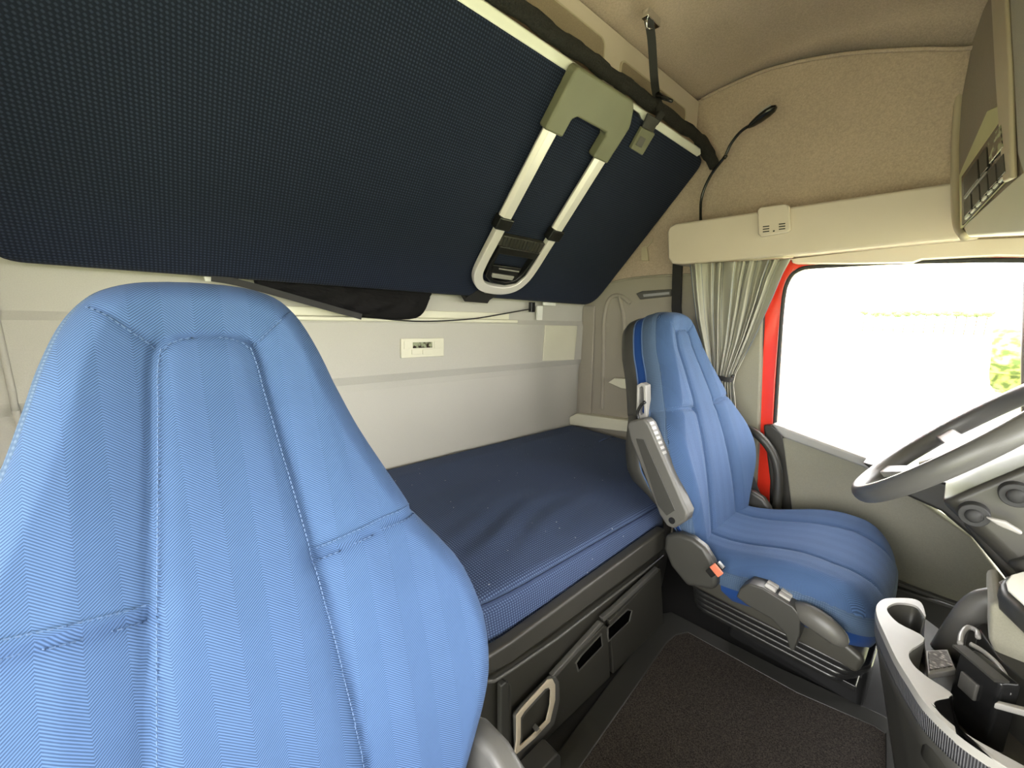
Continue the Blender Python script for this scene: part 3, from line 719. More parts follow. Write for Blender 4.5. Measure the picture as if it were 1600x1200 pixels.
    # hinge covers both sides
    for sg in (-1, 1):
        u0 = sg*.262
        pr = [(-.081, .678), (-.043, .70), (-.003, .703), (.032, .69), (.057, .661), (.071, .625), (.074, .600), (.066, .580), (-.004, .556), (-.055, .592), (-.08, .635)]
        if mir < 0: pr = [(x*1.15+.02, (z-.63)*1.2+.66) for x, z in pr]
        G().slab([C2(u0, x, z) for x, z in pr], BY*(-sg)*.035*mir).obj('hinge_cover', M['charcoal'] if mir == 1 else M['grey'], t, bevel=.012, seg=4)
    # buckle
    bk = G().obox(C2(-.278, .072, .655), (.009, 0, -.006), (0, .008, 0), (.014, 0, .020)).obj('belt_buckle', M['blackg'], t, bevel=.003)
    G().obox(C2(-.287, .078, .659), (.012, 0, -.009), (0, .002, 0), (.006, 0, .009)).obj('release_button', M['buckle'], bk, bevel=.002)
    # control pod with switches and lever
    pr = [(.134, .618), (.140, .645), (.156, .667), (.186, .673), (.252, .660), (.268, .645), (.272, .60), (.266, .553), (.258, .553), (.245, .585), (.215, .605), (.16, .610)]
    pod = G().slab([C2(-.248, x, z) for x, z in pr], BY*(-.050)*mir).obj('control_pod', M['charcoal'], t, bevel=.009, seg=3)
    for i in range(2):
        for j in range(2): G().obox(C2(-.262-.018*j, .200+.030*i, .671-.0055*i), (.012, 0, -.002), (0, .007, 0), (0, 0, .004)).obj('switch', M['lgrey'], pod, bevel=.002)
    lv = cr([C2(-.270, .255, .640), C2(-.285, .275, .650), C2(-.292, .305, .648), C2(-.293, .330, .638), C2(-.290, .352, .622)], 5)
    n_ = len(lv); rs = [.012+.014*math.sin(math.pi*min(1, .15+i/n_*.80)) for i in range(n_)]; rs[-1] = .005; rs[-2] = .012; rs[-3] = .016
    G().tube(lv, rs, 14, flat=.75).obj('lever', M['grey'], t, smooth=True)
    if armrest:
        # armrest folded up against the backrest side
        av = [(-.21, .985), (-.205, 1.0), (-.158, 1.02), (-.140, 1.007), (-.006, .790), (-.008, .765), (-.040, .728), (-.060, .728), (-.084, .752), (-.195, .945)]
        ar = G().slab([C2(-.300, x, z) for x, z in av], BY*.045*mir).obj('armrest', M['grey'], t, bevel=.008, seg=3)
        pv2 = [(-.175, .955), (-.150, .958), (-.040, .785), (-.062, .760), (-.09, .78)]
        G().slab([C2(-.302, x, z) for x, z in pv2], BY*.003*mir).obj('armrest_panel', M['charcoal'], ar, bevel=.001)
        cpt = C2(-.299, -.046, .752); G().tube([cpt, cpt-BY*.004*mir], .009, 16).obj('pivot_cap', M['blackg'], ar)
        g = G()
        for i in range(7): g.obox(C2(-.285, -.140+.0075*i, 1.006-.0125*i), BY*.010, Vector((.002, 0, -.0034)), Vector((.002, 0, .0012)))
        g.obj('adjuster_wheel', M['lgrey'], ar)
        bo = [on(*p, 1, .440) for p in ((995, 602), (1002, 598), (1009, 602), (1010, 652), (1000, 656), (994, 650))]; bi = [on(*p, 1, .440) for p in ((998, 606), (1002, 603), (1005, 606), (1006, 646), (1001, 648), (998, 645))]
        ring(G(), bo, bi, BY*.03).obj('belt_guide', M['lgrey'], t, bevel=.002)
        G().tube(cr([on(*p, 1, .432) for p in ((1008, 628), (1001, 634), (996, 645), (997, 656))], 4), .005, 8).obj('guide_strap', M['blackg'], t, smooth=True)
    return t
seat(.665, -.03, 'driver_seat', 'blue herringbone seat with raised armrest beside the driver window', 1, True)
seat(-.635, .05, 'passenger_seat', 'large blue herringbone seat nearest the camera in the left foreground', -1, False)

# ------------------------------------------------------------------ rear wall fittings
cp = thing('bunk_control_panel', 'small cream control panel with display on the pale rear wall', 'control panel', (.024, .13, 1.17))
X1 = .024
rect = lambda a, b, X: [(X, on(*a, 0, X).y, on(*a, 0, X).z), (X, on(*b, 0, X).y, on(*a, 0, X).z), (X, on(*b, 0, X).y, on(*b, 0, X).z), (X, on(*a, 0, X).y, on(*b, 0, X).z)]
G().slab(rect((625, 529), (692, 556), X1), (.008, 0, 0)).obj('plate', M['ivory'], cp, bevel=.002)
G().slab(rect((645, 535), (675, 543), X1+.008), (.002, 0, 0)).obj('display', M['display'], cp)
for a, b in (((631, 533), (641, 545)), ((678, 533), (689, 544)), ((643, 546), (658, 553)), ((660, 546), (675, 553))):
    G().slab(rect(a, b, X1+.008), (.003, 0, 0)).obj('button', M['ivory'], cp, bevel=.001)
g = G().slab([on(*p, 0, .024) for p in ((851, 508), (901, 509), (896, 562), (847, 564))], (.006, 0, 0))
tag(g.obj('wall_cover_plate', M['ivory'], bevel=.002), 'plain square beige cover plate on the rear wall near its corner', 'panel')
g = G().tube(cr([on(*p, 0, .040) for p in ((560, 493), (620, 500), (670, 502), (740, 498), (800, 488), (834, 482))], 6), .0025, 6)
tag(g.obj('cable', M['web'], smooth=True), 'thin black cable sagging along the rear wall ledge', 'cable')
g = G().obox(on(831, 480, 0, .05), (.01, 0, 0), (0, .012, 0), (0, 0, .022))
bk = g.obj('hinge_bracket', M['blackg'], bevel=.002); tag(bk, 'small black hinge bracket under the bunk rear edge by the cable', 'bracket')
g = G().slab([on(*p, 0, .05) for p in ((848, 472), (866, 473), (866, 478), (848, 477))], (.01, 0, 0)).slab([on(*p, 0, .03) for p in ((837, 478), (846, 478), (845, 500), (838, 500))], (.01, 0, 0))
g.obj('hinge', M['white'], UB, bevel=.001)
g = G().slab([on(*p, 0, .07) for p in ((318, 432), (360, 433), (358, 440), (320, 440))], (.01, 0, 0))
g.obj('hinge', M['white'], UB, bevel=.001)
# quilted jacket bulging below the bunk
def jacket():
    top = [(395, 425), (440, 430), (500, 435), (560, 440), (620, 445), (675, 450)]; bot = [(400, 447), (450, 463), (510, 484), (565, 496), (650, 497), (672, 466)]
    T = cr([on(*p, 0, .06) for p in top], 6); B = cr([on(*p, 0, .06) for p in bot], 6); n_ = len(T); vs = []; fs = []; K = 10
    for i in range(n_):
        for k in range(K+1):
            f = k/K; p = T[i].lerp(B[i], f); e = math.sin(math.pi*min(1, max(0, i/(n_-1)))*.94+.1)
            w = .022*math.sqrt(max(0, 1-(2*f-1)**2))*e + .004*math.sin(i*1.3+k*1.1)*(0 < k < K)
            vs.append(p+Vector((w, 0, 0)))
        for k in range(K-1, 0, -1):
            f = k/K; vs.append(T[i].lerp(B[i], f)+Vector((-.014*math.sqrt(max(0, 1-(2*f-1)**2)), 0, 0)))
    m_ = 2*K
    for i in range(n_-1):
        for k in range(m_): fs.append([i*m_+k, i*m_+(k+1) % m_, (i+1)*m_+(k+1) % m_, (i+1)*m_+k])
    fs += [list(range(m_)), [(n_-1)*m_+k for k in range(m_)]]
    tag(mesh('jacket', vs, fs, M['quilt'], smooth=True), 'black quilted jacket stuffed behind the upper bunk, bulging below it', 'jacket')
jacket()
g = G().ribbon(cr([on(*p, 0, .10) for p in ((330, 434), (370, 441), (440, 460), (500, 477), (565, 495))], 5), (0, 0, 1), .009, .002)
tag(g.obj('fastening_strap', M['web']), 'grey black strap running slantwise below the jacket', 'strap')

# ------------------------------------------------------------------ driver side header shelf and its fittings
ys = .98
out = [on(*p, 1, ys) for p in ((1042, 362), (1045, 354), (1055, 349), (1200, 328), (1485, 285), (1530, 280), (1530, 371), (1450, 378), (1250, 398), (1065, 413), (1050, 412), (1043, 404))]
hs = G().slab(out, (0, .125, 0)).obj('header_shelf', M['cream'], bevel=.010, seg=3); tag(hs, 'long cream shelf moulding above the driver door window', 'shelf')
ms = thing('alarm_sensor', 'square white sensor box with vent slots on the cream shelf moulding', 'sensor', tuple(on(1212, 347, 1, ys)))
G().slab([on(*p, 1, ys-.001) for p in ((1186, 330), (1190, 325), (1230, 320), (1236, 324), (1237, 360), (1233, 364), (1192, 371), (1187, 368))], (0, -.018, 0)).obj('housing', M['cream'], ms, bevel=.005, seg=3)
for cx_, cy_ in ((1197, 357), (1222, 353)):
    for k in range(3): G().slab([on(cx_+dx, cy_-4+4*k+dy-(dx*.12), 1, ys-.0195) for dx, dy in ((-5, 0), (5, 0), (5, 1.6), (-5, 1.6))], (0, -.001, 0)).obj('vent_slot', M['rubber'], ms)
g = G().ball(on(1209, 361, 1, ys-.02), .003, .002, .003).obj('status_light', M['charcoal'], ms)
g = G().slab([on(*p, 1, 1.0) for p in ((1420, 403), (1438, 393), (1330, 399), (1322, 404), (1330, 410), (1412, 409))], (0, .02, 0))
# gooseneck reading lamp
rl = thing('reading_lamp', 'black gooseneck reading lamp bending up from the cream shelf', 'lamp', tuple(on(1096, 345, 1, 1.05)))
G().tube(cr([on(*p, 1, y) for *p, y in ((1095, 350, 1.05), (1096, 310, 1.045), (1110, 275, 1.03), (1132, 245, 1.01), (1142, 225, 1.0), (1157, 206, .99), (1173, 195, .98))], 8), .0055, 8).obj('flexible_neck', M['blackg'], rl, smooth=True)
G().tube([on(1131, 248, 1, 1.01), on(1135, 242, 1, 1.008)], .007, 8).obj('neck_collar', M['blackg'], rl, smooth=True)
h0, h1 = on(1169, 199, 1, .98), on(1213, 166, 1, .965)
hd = G().tube([h0.lerp(h1, f) for f in (0, .15, .4, .7, .9, 1)], [.008, .015, .021, .022, .018, .008], 12, flat=.6, up=(0, -1, 0)).obj('lamp_head', M['blackg'], rl, smooth=True)
a = h0.lerp(h1, .45); b = h0.lerp(h1, .88); d = (b-a).normalized(); w_ = d.cross(Vector((0, -1, 0))).normalized()
G().slab([a+w_*.001-BY*.0145, b+w_*.001-BY*.0135, b+w_*-.013-BY*.011, a+w_*-.014-BY*.012], (0, -.003, 0)).obj('lamp_lens', M['lens'], hd)
# coat hook, lamp strip and upper belt anchor on the side wall
g = G().slab([on(*p, 1, YW-.002) for p in ((1004, 387), (1012, 384), (1015, 408), (1004, 408))], (0, -.012, 0)).tube(cr([on(*p, 1, YW-.012) for p in ((1008, 388), (1016, 380), (1020, 372))], 4), .004, 8)
tag(g.obj('coat_hook', M['creamd'], bevel=.002), 'small beige coat hook on the side wall under the bunk corner', 'hook')
hp = thing('side_lamp', 'slim grey lamp strip on the side wall behind the driver seat', 'lamp', tuple(on(1020, 461, 1, YW)))
G().slab([on(*p, 1, YW-.001) for p in ((995, 459), (1005, 455), (1050, 452), (1050, 463), (1002, 468))], (0, -.010, 0)).obj('frame', M['grey'], hp, bevel=.003)
G().slab([on(*p, 1, YW-.0115) for p in ((1005, 460), (1046, 456), (1046, 460), (1006, 464))], (0, -.002, 0)).obj('lens', M['lens'], hp)
g = G().ribbon([on(*p, 1, 1.075) for p in ((1059, 412), (1058, 440), (1057, 480), (1060, 520))], (1, 0, 0), .020, .006)
tag(g.obj('seat_belt', M['web']), 'black seat belt webbing dropping behind the driver seat headrest', 'seat belt')
g = G().slab([on(*p, 1, YW-.002) for p in ((955, 597), (965, 590), (995, 592), (995, 608), (975, 606))], (0, -.03, 0))
tag(g.obj('wall_grip', M['ivory'], bevel=.004), 'small cream grip on the side wall left of the driver seat', 'grip')
g = ring(G(), [on(*p, 1, YW-.03) for p in ((1130, 790), (1142, 772), (1162, 792), (1168, 830), (1130, 830))], [on(*p, 1, YW-.03) for p in ((1138, 796), (1144, 786), (1156, 800), (1160, 826), (1136, 826))], (0, .02, 0))

# curtain
def curtain():
    t = thing('curtain', 'grey green pleated curtain tied back beside the driver window', 'curtain', tuple(on(1150, 410, 1, 1.0)))
    L = [(1078, 412), (1082, 450), (1088, 500), (1098, 545), (1108, 583), (1108, 600), (1106, 640), (1104, 700)]
    Rr = [(1236, 404), (1222, 430), (1205, 470), (1180, 525), (1150, 583), (1146, 600), (1150, 640), (1146, 700)]
    def lerp_path(P, f):
        k = f*(len(P)-1); i = min(int(k), len(P)-2); r = k-i; return (P[i][0]*(1-r)+P[i+1][0]*r, P[i][1]*(1-r)+P[i+1][1]*r)
    NA, NB = 150, 46; vs = []; uv = []; NP = 9
    for b in range(NB+1):
        f = b/NB; l = lerp_path(L, f); r = lerp_path(Rr, f)
        pinch = math.exp(-((f-.62)/.16)**2)
        for a in range(NA+1):
            s_ = a/NA; warp = s_+.03*math.sin(s_*23+f*2)*(1-pinch*.5)
            px = l[0]+(r[0]-l[0])*s_; py = l[1]+(r[1]-l[1])*s_
            ph = 2*math.pi*NP*warp; amp = .026*(1-.65*pinch)*(.55+.45*math.sin(s_*9+1.3)**2)*(1-.1*f)
            y = .995 + amp*math.sin(ph) + .005*math.sin(ph*2.3+f*6) + .02*pinch
            vs.append(on(px, py, 1, y)); uv.append((s_*1.0, f*.6))
    W_ = NA+1; fs = [[b*W_+a, b*W_+a+1, (b+1)*W_+a+1, (b+1)*W_+a] for b in range(NB) for a in range(NA)]
    mesh('cloth', vs, fs, M['curtain'], t, smooth=True, uvs=uv, solid=.0015)
    G().ribbon(cr([on(*p, 1, y) for *p, y in ((1100, 581, .99), (1115, 588, .962), (1140, 594, .965), (1146, 590, 1.0))], 5), (0, 0, 1), .009, .002).obj('tie_band', M['web'], t)
    G().ball(on(1145, 588, 1, .985), .007, .005, .007).obj('tie_button', M['charcoal'], t, smooth=True)
    G().tube([on(1070, 411, 1, .995), on(1240, 400, 1, .995)], .005, 8).obj('curtain_rail', M['creamd'], t, smooth=True)
curtain()
# inertia belt from the pillar over the seat shoulder
sb = thing('belt_reel', 'grey seat belt with metal tongue hanging at the pillar behind the curtain', 'seat belt', tuple(on(1130, 640, 1, .98)))
G().ribbon(cr([on(*p, 1, .975) for p in ((1108, 590), (1118, 615), (1130, 645), (1140, 668), (1150, 690))], 5), (1, 0, .5), .017, .0015).obj('webbing', M['lgrey'], sb)
G().obox(on(1131, 640, 1, .965), (.016, 0, .008), (0, .004, 0), (-.010, 0, .022)).obj('tongue', M['lgrey'], sb, bevel=.003)
G().ribbon(cr([on(*p, 1, 1.0) for p in ((1160, 730), (1172, 765), (1188, 805), (1200, 850))], 5), (1, 0, .2), .030, .0015).obj('lower_webbing', M['webg'], sb)
# grab handle
gh = thing('grab_handle', 'curved black grab handle between the driver seat and the door', 'handle', tuple(on(1210, 800, 1, 1.02)))
G().tube(cr([on(*p, 1, y) for *p, y in ((1150, 663, 1.05), (1165, 668, 1.02), (1188, 683, 1.0), (1208, 710, 1.0), (1216, 745, 1.0), (1214, 790, 1.0), (1210, 830, 1.01))], 8), .015, 14).obj('grip', M['charcoal'], gh, smooth=True)
G().ball(on(1155, 666, 1, 1.045), .022, .018, .020).obj('end_cap', M['black'], gh, smooth=True)

# ------------------------------------------------------------------ overhead front console
def console():
    t = thing('overhead_console', 'cream overhead console with dark switch panel at the upper right', 'console', (1.42, .8, 1.6))
    A = Vector((1.345, .90, 0)); B = Vector((1.428, .54, 0)); n = Vector((B.y-A.y, -(B.x-A.x), 0)).normalized()
    if n.x > 0: n = -n                         # faces the cab rear and the camera
    q = lambda px, py, o=0: onp(px, py, A+n*o, n)
    back = -n*.10
    G().slab([q(1530, -60), q(1492, 235), q(1494, 350), q(1505, 373), q(1580, 300), q(1640, 200), q(1640, -60)], back).obj('body', M['roofd'], t)
    G().tube(cr([q(1522, -60, .004), q(1508, 60, .004), q(1495, 200, .004), q(1494, 300, .004), q(1497, 350, .004), q(1508, 370, .004)], 6), .010, 8).obj('edge_trim', M['creamd'], t, smooth=True)
    G().slab([q(1502, 355, .006), q(1510, 371, .012), q(1640, 366, .02), q(1640, 230, .006), q(1578, 285, .006)], back*.7).obj('lower_cap', M['ivory'], t, bevel=.008, seg=3)
    rp = G().slab([q(1503, 275, .002), q(1508, 262, .002), q(1548, 172, .002), q(1566, 164, .002), q(1578, 280, .002), q(1505, 358, .002)], n*.006).obj('switch_panel', M['yellow'], t, bevel=.003)
    G().slab([q(1505, 276, .009), q(1568, 186, .009), q(1577, 276, .009), q(1506, 352, .009)], n*.003).obj('radio_face', M['blackg'], rp)
    def cell(a, b, c, d, mt, o=.0125, h=.003):   # bilinear coordinates on the radio face
        def bl(u, v):
            p00, p10, p11, p01 = (1505, 276), (1568, 186), (1577, 276), (1506, 352)
            x_ = (p00[0]*(1-u)+p10[0]*u)*(1-v)+(p01[0]*(1-u)+p11[0]*u)*v; y_ = (p00[1]*(1-u)+p10[1]*u)*(1-v)+(p01[1]*(1-u)+p11[1]*u)*v
            return q(x_, y_, o)
        return G().slab([bl(a, b), bl(c, b), bl(c, d), bl(a, d)], n*h)
    for i in range(5): cell(.04+.19*i, .56, .20+.19*i, .88, M['charcoal']).obj('button', M['charcoal'], rp, bevel=.001)
    cell(.04, .08, .38, .46, 0).obj('button', M['charcoal'], rp, bevel=.001); cell(.42, .08, .60, .46, 0).obj('button', M['charcoal'], rp, bevel=.001); cell(.64, .06, .96, .44, 0).obj('screen', M['display'], rp, bevel=.001)
    for i in range(7): cell(.06+.125*i, .91, .14+.125*i, .945, 0).obj('label_mark', M['white'], rp)
    cell(.05, .49, .55, .515, 0).obj('divider', M['lgrey'], rp)
    # door frame of the locker to the right, nearer the camera
    G().slab([q(1553, -60, .004), q(1557, 0, .004), q(1564, 120, .004), q(1577, 285, .004), q(1592, 278, .004), q(1588, 120, .004), q(1578, -60, .004)], n*.010).obj('locker_frame', M['creamd'], t, bevel=.006, seg=3)
    G().slab([q(1580, -60, .003), q(1590, 100, .003), q(1597, 240, .003), q(1608, 275, .003), q(1660, 250, .003), q(1660, -60, .003)], n*.006).obj('locker_door', M['sidegrey'], t, bevel=.003, seg=3)
    G().box(1.60, 2.24, -1.08, .98, 1.68, 1.92).obj('console_light_blocker', M['cream'], t, bevel=.02)  # unseen run of the console, added to block light from the upper windscreen
console()

# ------------------------------------------------------------------ steering wheel
def wheel():
    t = thing('steering_wheel', 'dark grey leather steering wheel at the right in front of the driver seat', 'steering wheel', (1.415, .61, 1.057))
    a = math.radians(48); D = Vector((math.cos(a), 0, math.sin(a))); Nn = Vector((-math.sin(a), 0, math.cos(a))); c = Vector((1.425, .61, 1.062)); R = .215
    w = lambda r, ang, h=0: c + (D*math.cos(ang)+BY*math.sin(ang))*r + Nn*h
    g = G(); n_, m_ = 72, 14; vs = []; fs = []
    for i in range(n_):
        A_ = 2*math.pi*i/n_
        for k in range(m_):
            b_ = 2*math.pi*k/m_; vs.append(w(R+.017*math.cos(b_), A_, .021*math.sin(b_)))
    for i in range(n_):
        for k in range(m_): fs.append([i*m_+k, i*m_+(k+1) % m_, ((i+1) % n_)*m_+(k+1) % m_, ((i+1) % n_)*m_+k])
    g.add(vs, fs); g.obj('rim', M['leather'], t, smooth=True)
    # hub
    hub = []
    for k in range(28):
        q = 2*math.pi*k/28; hub.append(w(.082*(1+.12*math.cos(2*q)), q, -.045))
    G().slab(hub, Nn*.045).obj('hub', M['grey'], t, bevel=.014, seg=4)
    for ang in (math.radians(100), math.radians(-100), math.radians(150), math.radians(-150)):
        G().ribbon(cr([w(.06, ang, -.03), w(.13, ang, -.028), w(.205, ang, -.002)], 4), tuple(w(1, ang+math.pi/2)-c), .020, .008).obj('spoke', M['lgrey'], t, bevel=.004)
    for sg in (1, -1):
        G().obox(w(.125, sg*math.radians(100), -.016), tuple((w(1, sg*math.radians(100))-c)*.018), tuple((w(1, sg*math.radians(100)+math.pi/2)-c)*.014), tuple(Nn*.005)).obj('button_pad', M['black'], t, bevel=.003)
    # column
    s = thing('steering_column', 'dark steering column shroud with round stalk pods below the wheel', 'steering column', (1.5, .61, .85))
    e = c-Nn*.06
    G().slab([w(p[0], 0, -.07)+BY*p[1] for p in rrect(0, 0, .095, .11, .03)], -Nn*.16).obj('shroud', M['black'], s, bevel=.012, seg=3)
    G().slab([w(p[0], 0, -.20)+BY*p[1] for p in rrect(.05, 0, .14, .13, .03)], -Nn*.20).obj('lower_shroud', M['black'], s, bevel=.012, seg=3)
    y0 = .61-.115
    for (px, py) in ((1522, 806), (1588, 775)):
        p = on(px, py, 1, y0-.02)
        st = G().tube([p+BY*.03, p], .022, 24).obj('stalk_pod', M['rubber'], s, smooth=False, bevel=.002)
        G().ball(p-BY*.002, .013, .008, .013).obj('stalk_boot', M['rubber'], st, smooth=True)
        G().slab([p+Vector((.012, -.006, .008)), p+Vector((.038, -.010, .010)), p+Vector((.060, -.010, -.002)), p+Vector((.058, -.010, -.008)), p+Vector((.030, -.008, -.002))], (0, -.012, 0)).obj('stalk', M['lgrey'], st, bevel=.003)
wheel()
def dash():
    t = thing('dashboard', 'dark dashboard side and knee panel below the steering column at right', 'dashboard', (1.6, .6, .5))
    G().slab([on(*p, 1, .90) for p in ((1345, 722), (1400, 768), (1470, 800), (1520, 842), (1560, 890), (1650, 1010), (1800, 1010), (1800, 700), (1600, 720), (1500, 760))], (0, .13, 0)).obj('side_panel', M['charcoal'], t, bevel=.01)
    G().slab([on(*p, 1, .56) for p in ((1500, 815), (1600, 775), (1750, 720), (1750, 1000), (1620, 960))], (0, .30, 0)).obj('knee_panel', M['black'], t, bevel=.012)
    G().box(1.75, 2.28, -1.0, 1.0, .72, .95).obj('dash_top', M['charcoal'], t, bevel=.02)
    G().slab([on(*p, 1, .80) for p in ((1470, 718), (1560, 738), (1600, 752), (1640, 760), (1640, 775), (1560, 750), (1466, 726))], (0, .18, 0)).obj('instrument_hood', M['lgrey'], t, bevel=.004)
dash()

# ------------------------------------------------------------------ centre console with cup holders
def cup_console():
    t = thing('cup_holder_console', 'grey and black cup holder console at the bottom right corner', 'console', (1.48, .2, FZ))
    Z = .75
    O = [on(*p, 2, Z) for p in ((1447, 962), (1440, 942), (1425, 935), (1400, 934), (1380, 936), (1369, 947), (1371, 965), (1382, 990), (1400, 1028), (1421, 1062), (1445, 1098), (1485, 1138), (1530, 1172), (1600, 1215), (1700, 1270))]
    I = [on(*p, 2, Z) for p in ((1445, 964), (1436, 950), (1424, 944), (1402, 942), (1388, 948), (1388, 957), (1405, 974), (1445, 997), (1421, 1018), (1427, 1038), (1450, 1058), (1489, 1086), (1458, 1098), (1500, 1140), (1600, 1196))]
    O = cr(O, 4); 
    # rim: strip between outer and inner polylines (paired)
    Iin = cr(I, 4); I2 = Iin
    n_ = len(O); dz = Vector((0, 0, -.014)); vs = []
    for o_, i_ in zip(O, Iin): vs += [o_, i_, o_+dz, i_+dz]
    fs = []
    for k in range(n_-1):
        a = 4*k; b = 4*(k+1); fs += [[a, b, b+1, a+1], [a+2, a+3, b+3, b+2], [a, a+2, b+2, b], [a+1, b+1, b+3, a+3]]
    fs += [[0, 1, 3, 2], [4*(n_-1), 4*(n_-1)+2, 4*(n_-1)+3, 4*(n_-1)+1]]
    mesh('rim', vs, fs, M['lgrey'], t, bevel=.003, seg=2)
    # ribbed flank then smooth tapered flank
    def flank(z0, z1, in0, in1, mat, nm):
        vs = []; uv = []; acc = 0; K = 6; cen = Vector((1.62, .30, 0))
        for k, p in enumerate(O):
            if k: acc += (p-O[k-1]).length
            d = (Vector((p.x, p.y, 0))-cen).normalized()
            for j in range(K+1):
                f = j/K; q = Vector((p.x, p.y, 0))-d*(in0+(in1-in0)*f); vs.append(Vector((q.x, q.y, z0+(z1-z0)*f))); uv.append((acc, f*.1))
        fs = [[a*(K+1)+j, a*(K+1)+j+1, (a+1)*(K+1)+j+1, (a+1)*(K+1)+j] for a in range(n_-1) for j in range(K)]
        return mesh(nm, vs, fs, mat, t, smooth=True, uvs=uv, solid=.004, off=-1)
    flank(Z-.012, Z-.045, .0, .004, M['ribbed'], 'ribbed_band')
    flank(Z-.045, Z-.30, .004, .07, M['charcoal'], 'flank')
    flank(Z-.30, FZ+.0, .07, .10, M['black'], 'lower_flank')
    # liners of the two cup wells and pocket: walls dropping from the inner edge
    vs = []
    for p in I2: vs += [p+dz*.3, Vector((p.x, p.y, Z-.09))]
    fs = [[2*k, 2*k+1, 2*k+3, 2*k+2] for k in range(len(I2)-1)]
    mesh('well_liner', vs, fs, M['charcoal'], t, smooth=True, solid=.002)
    G().slab([on(*p, 2, Z-.10) for p in ((1385, 965), (1430, 955), (1470, 985), (1640, 1050), (1700, 1260), (1560, 1220), (1440, 1110), (1395, 1020))], (0, 0, -.01)).obj('tray_floor', M['black'], t)
    pd = G().slab([on(*p, 2, Z-.05) for p in ((1446, 1016), (1481, 1014), (1494, 1046), (1450, 1054))], (0, 0, -.012)).obj('ribbed_pad_frame', M['lgrey'], t, bevel=.002)
    G().slab([on(*p, 2, Z-.0495) for p in ((1450, 1020), (1478, 1018), (1488, 1042), (1452, 1048))], (0, 0, .003)).obj('ribbed_pad', M['pad'], pd)
    # opposite side of the console: rear wall with rounded bite and light rim
    g = G().tube(cr([on(*p, 2, Z+.004) for p in ((1500, 1006), (1503, 990), (1513, 980), (1526, 986), (1528, 996))], 5), .004, 8)
    g.obj('far_cup_rim', M['lgrey'], t, smooth=True)
    g = G().tube(cr([on(*p, 2, Z+.004) for p in ((1516, 1006), (1536, 1018), (1560, 1040), (1575, 1066), (1574, 1082))], 5), .004, 8)
    g.obj('far_rim', M['lgrey'], t, smooth=True)
    G().slab([on(*p, 2, Z+.002) for p in ((1554, 1098), (1560, 1094), (1650, 1115), (1650, 1124))], (0, 0, -.01)).obj('pocket_edge', M['lgrey'], t, bevel=.002)
    G().slab([on(*p, 2, Z) for p in ((1512, 985), (1530, 985), (1562, 1030), (1640, 1095), (1700, 1000), (1600, 900), (1575, 950))], (0, 0, -.25)).obj('far_body', M['charcoal'], t, bevel=.006)
    return t
cup_console()
ph = thing('phone_cradle', 'black box shaped cradle with square button inside the cup holder console', 'cradle', tuple(on(1530, 1080, 2, .66)))
pA = on(1498, 1012, 2, .77); pB = on(1565, 1068, 2, .77)
dd = (pB-pA); n2 = Vector((-dd.y, dd.x, 0)).normalized(); n2 = -n2 if n2.y < 0 else n2
G().slab([pA, pB, pB-Vector((0, 0, .16)), pA-Vector((0, 0, .16))], n2*.03).obj('box', M['blackg'], ph, bevel=.006, seg=3)
mid = pA.lerp(pB, .42)-Vector((0, 0, .045)); u2 = dd.normalized()
G().obox(mid-n2*.002, u2*.014, n2*.003, Vector((0, 0, .015))).obj('button', M['grey'], ph, bevel=.002)
G().ribbon([pA+Vector((0, 0, .003)), pB+Vector((0, 0, .003))], tuple(n2), .010, .002).obj('top_edge', M['charcoal'], ph)
# support arch, vinyl side panel and tray to the right
dm = thing('dashboard_pod', 'grey arched dashboard pod with a vinyl side and pale tray on top', 'dashboard pod', (1.55, .5, FZ))
yA = .42
G().tube(cr([on(*p, 1, y) for *p, y in ((1478, 1020, .46), (1500, 985, .46), (1522, 955, .46), (1540, 942, .46), (1566, 936, .46), (1610, 915, .46))], 6), .024, 14, flat=.8).obj('arch', M['grey'], dm, smooth=True)
G().slab([on(*p, 1, .36) for p in ((1546, 945), (1562, 942), (1610, 1000), (1700, 1080), (1700, 1180), (1605, 1115), (1560, 1040), (1545, 1000))], (0, .16, 0)).obj('vinyl_side', M['doorgrey'], dm, bevel=.008)
tr = on(1590, 905, 2, .86)
pts = [on(*p, 2, .86) for p in ((1566, 925), (1563, 910), (1572, 898), (1600, 890), (1700, 880), (1780, 960), (1700, 1010), (1610, 965))]
tt_ = G().slab(pts, (0, 0, -.035)).obj('tray', M['charcoal'], dm, bevel=.008, seg=3)
G().slab([p.lerp(Vector((sum(q.x for q in pts)/8, sum(q.y for q in pts)/8, .86)), .12)+Vector((0, 0, .0005)) for p in pts], (0, 0, .004)).obj('tray_lid', M['white'], tt_, bevel=.003)

# ------------------------------------------------------------------ floor mat and small boxes
def mat():
    t = thing('floor_mat', 'black carpet floor mat with raised rubber border between the seats', 'floor mat', (1.2, .4, FZ))
    f = lambda z, L: [on(*p, 2, z) for p in L]
    O = f(FZ+.012, ((1034, 958), (1048, 955), (1216, 1042), (1382, 1118), (1400, 1132), (1398, 1220), (1398, 1400), (700, 1400), (858, 1192), (1026, 968)))
    I = f(FZ+.012, ((1056, 992), (1076, 988), (1246, 1082), (1366, 1134), (1384, 1146), (1384, 1222), (1384, 1390), (785, 1390), (912, 1190), (1042, 1004)))
    ring(G(), O, I, (0, 0, -.010)).obj('border', M['rubber'] if False else M['charcoal'], t, bevel=.004, seg=3)
    G().slab([p-Vector((0, 0, .010)) for p in I], (0, 0, .008)).obj('carpet', M['carpet'], t)
mat()
g = G().slab([on(*p, 0, .84) for p in ((800, 1200), (848, 1152), (853, 1158), (852, 1300), (800, 1300))], (.05, 0, 0))
tag(g.obj('document_box', M['charcoal'], bevel=.005), 'small black plastic box below the cabinet latch at bottom', 'box')

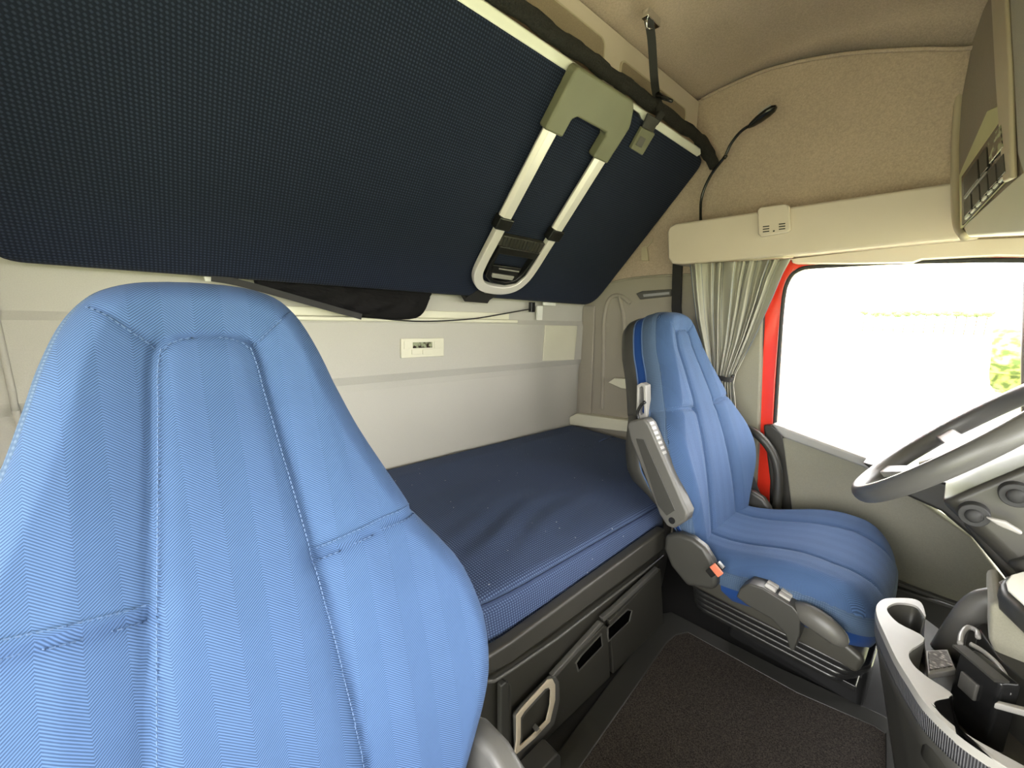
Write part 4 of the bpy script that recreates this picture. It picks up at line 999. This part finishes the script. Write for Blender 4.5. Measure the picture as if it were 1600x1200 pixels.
# ------------------------------------------------------------------ outside
S(G().box(-500, 500, -300, 900, -1.5, -1.4).obj('ground', M['grass']))
mr = thing('side_mirror', 'outside mirror seen through the right edge of the door window', 'mirror', (1.55, 1.45, 1.0))
MN = Vector((-.78, -.62, 0)).normalized()
def mo(px, py, o=0): return onp(px, py, Vector((1.50, 1.45, 0))+MN*o, MN)
G().slab([mo(*p) for p in ((1542, 585), (1545, 560), (1548, 500), (1560, 480), (1640, 474), (1640, 634), (1590, 626), (1552, 618), (1544, 605))], MN*-.08).obj('housing', M['white'], mr, bevel=.015, seg=3)  # white colour stands in for the glare on the housing
G().slab([mo(*p, .002) for p in ((1546, 585), (1549, 560), (1552, 505), (1562, 488), (1634, 482), (1634, 627), (1590, 619), (1556, 612), (1548, 602))], MN*.002).obj('mirror_glass', M['mirror'], mr)
G().tube([mo(1602, 440, .02), mo(1599, 560, .02), mo(1600, 720, .02)], .006, 8).obj('mirror_arm', M['black'], mr, smooth=True)
random.seed(3)
for i in range(13):
    px = 1352+i*16; y = 260+10*(i % 2); c = on(px, 490+random.uniform(-1, 1), 1, y); h = random.uniform(1.8, 3.6)
    tr_ = thing('tree', 'tiny tree in the far row of trees seen through the door window', 'tree', (c.x, c.y, -1.4), 'distant trees beyond the field')
    G().tube([(c.x, c.y, -1.4), (c.x, c.y, c.z-.2)], .2, 6).obj('trunk', M['bark'], tr_)
    g = G()
    for k in range(5): g.ball((c.x+random.uniform(-1, 1), c.y+random.uniform(-.8, .8), c.z+random.uniform(-.6, .8)), h*.42, h*.42, h*.34, 9, 6)
    g.obj('crown', M['leaf'], tr_, smooth=False)

hg = thing('hedge', 'yellow green hedge reflected in the outside mirror', 'hedge', (-14, 8, -1.4))
g = G()
for i in range(60): g.ball((-14+random.uniform(-1.5, 1.5), 3+i*.25+random.uniform(-.4, .4), -1.4+random.uniform(.4, 2.6)), .75, .7, .7, 9, 6)
g.obj('foliage', M['hedge'], hg)

S(G().box(.62, 1.3, YW-.035, YW-.015, FZ+.002, .56).obj('dark_gap_sheet', M['rubber']))  # black sheet added over the lower wall to darken the gap beside the cabinet
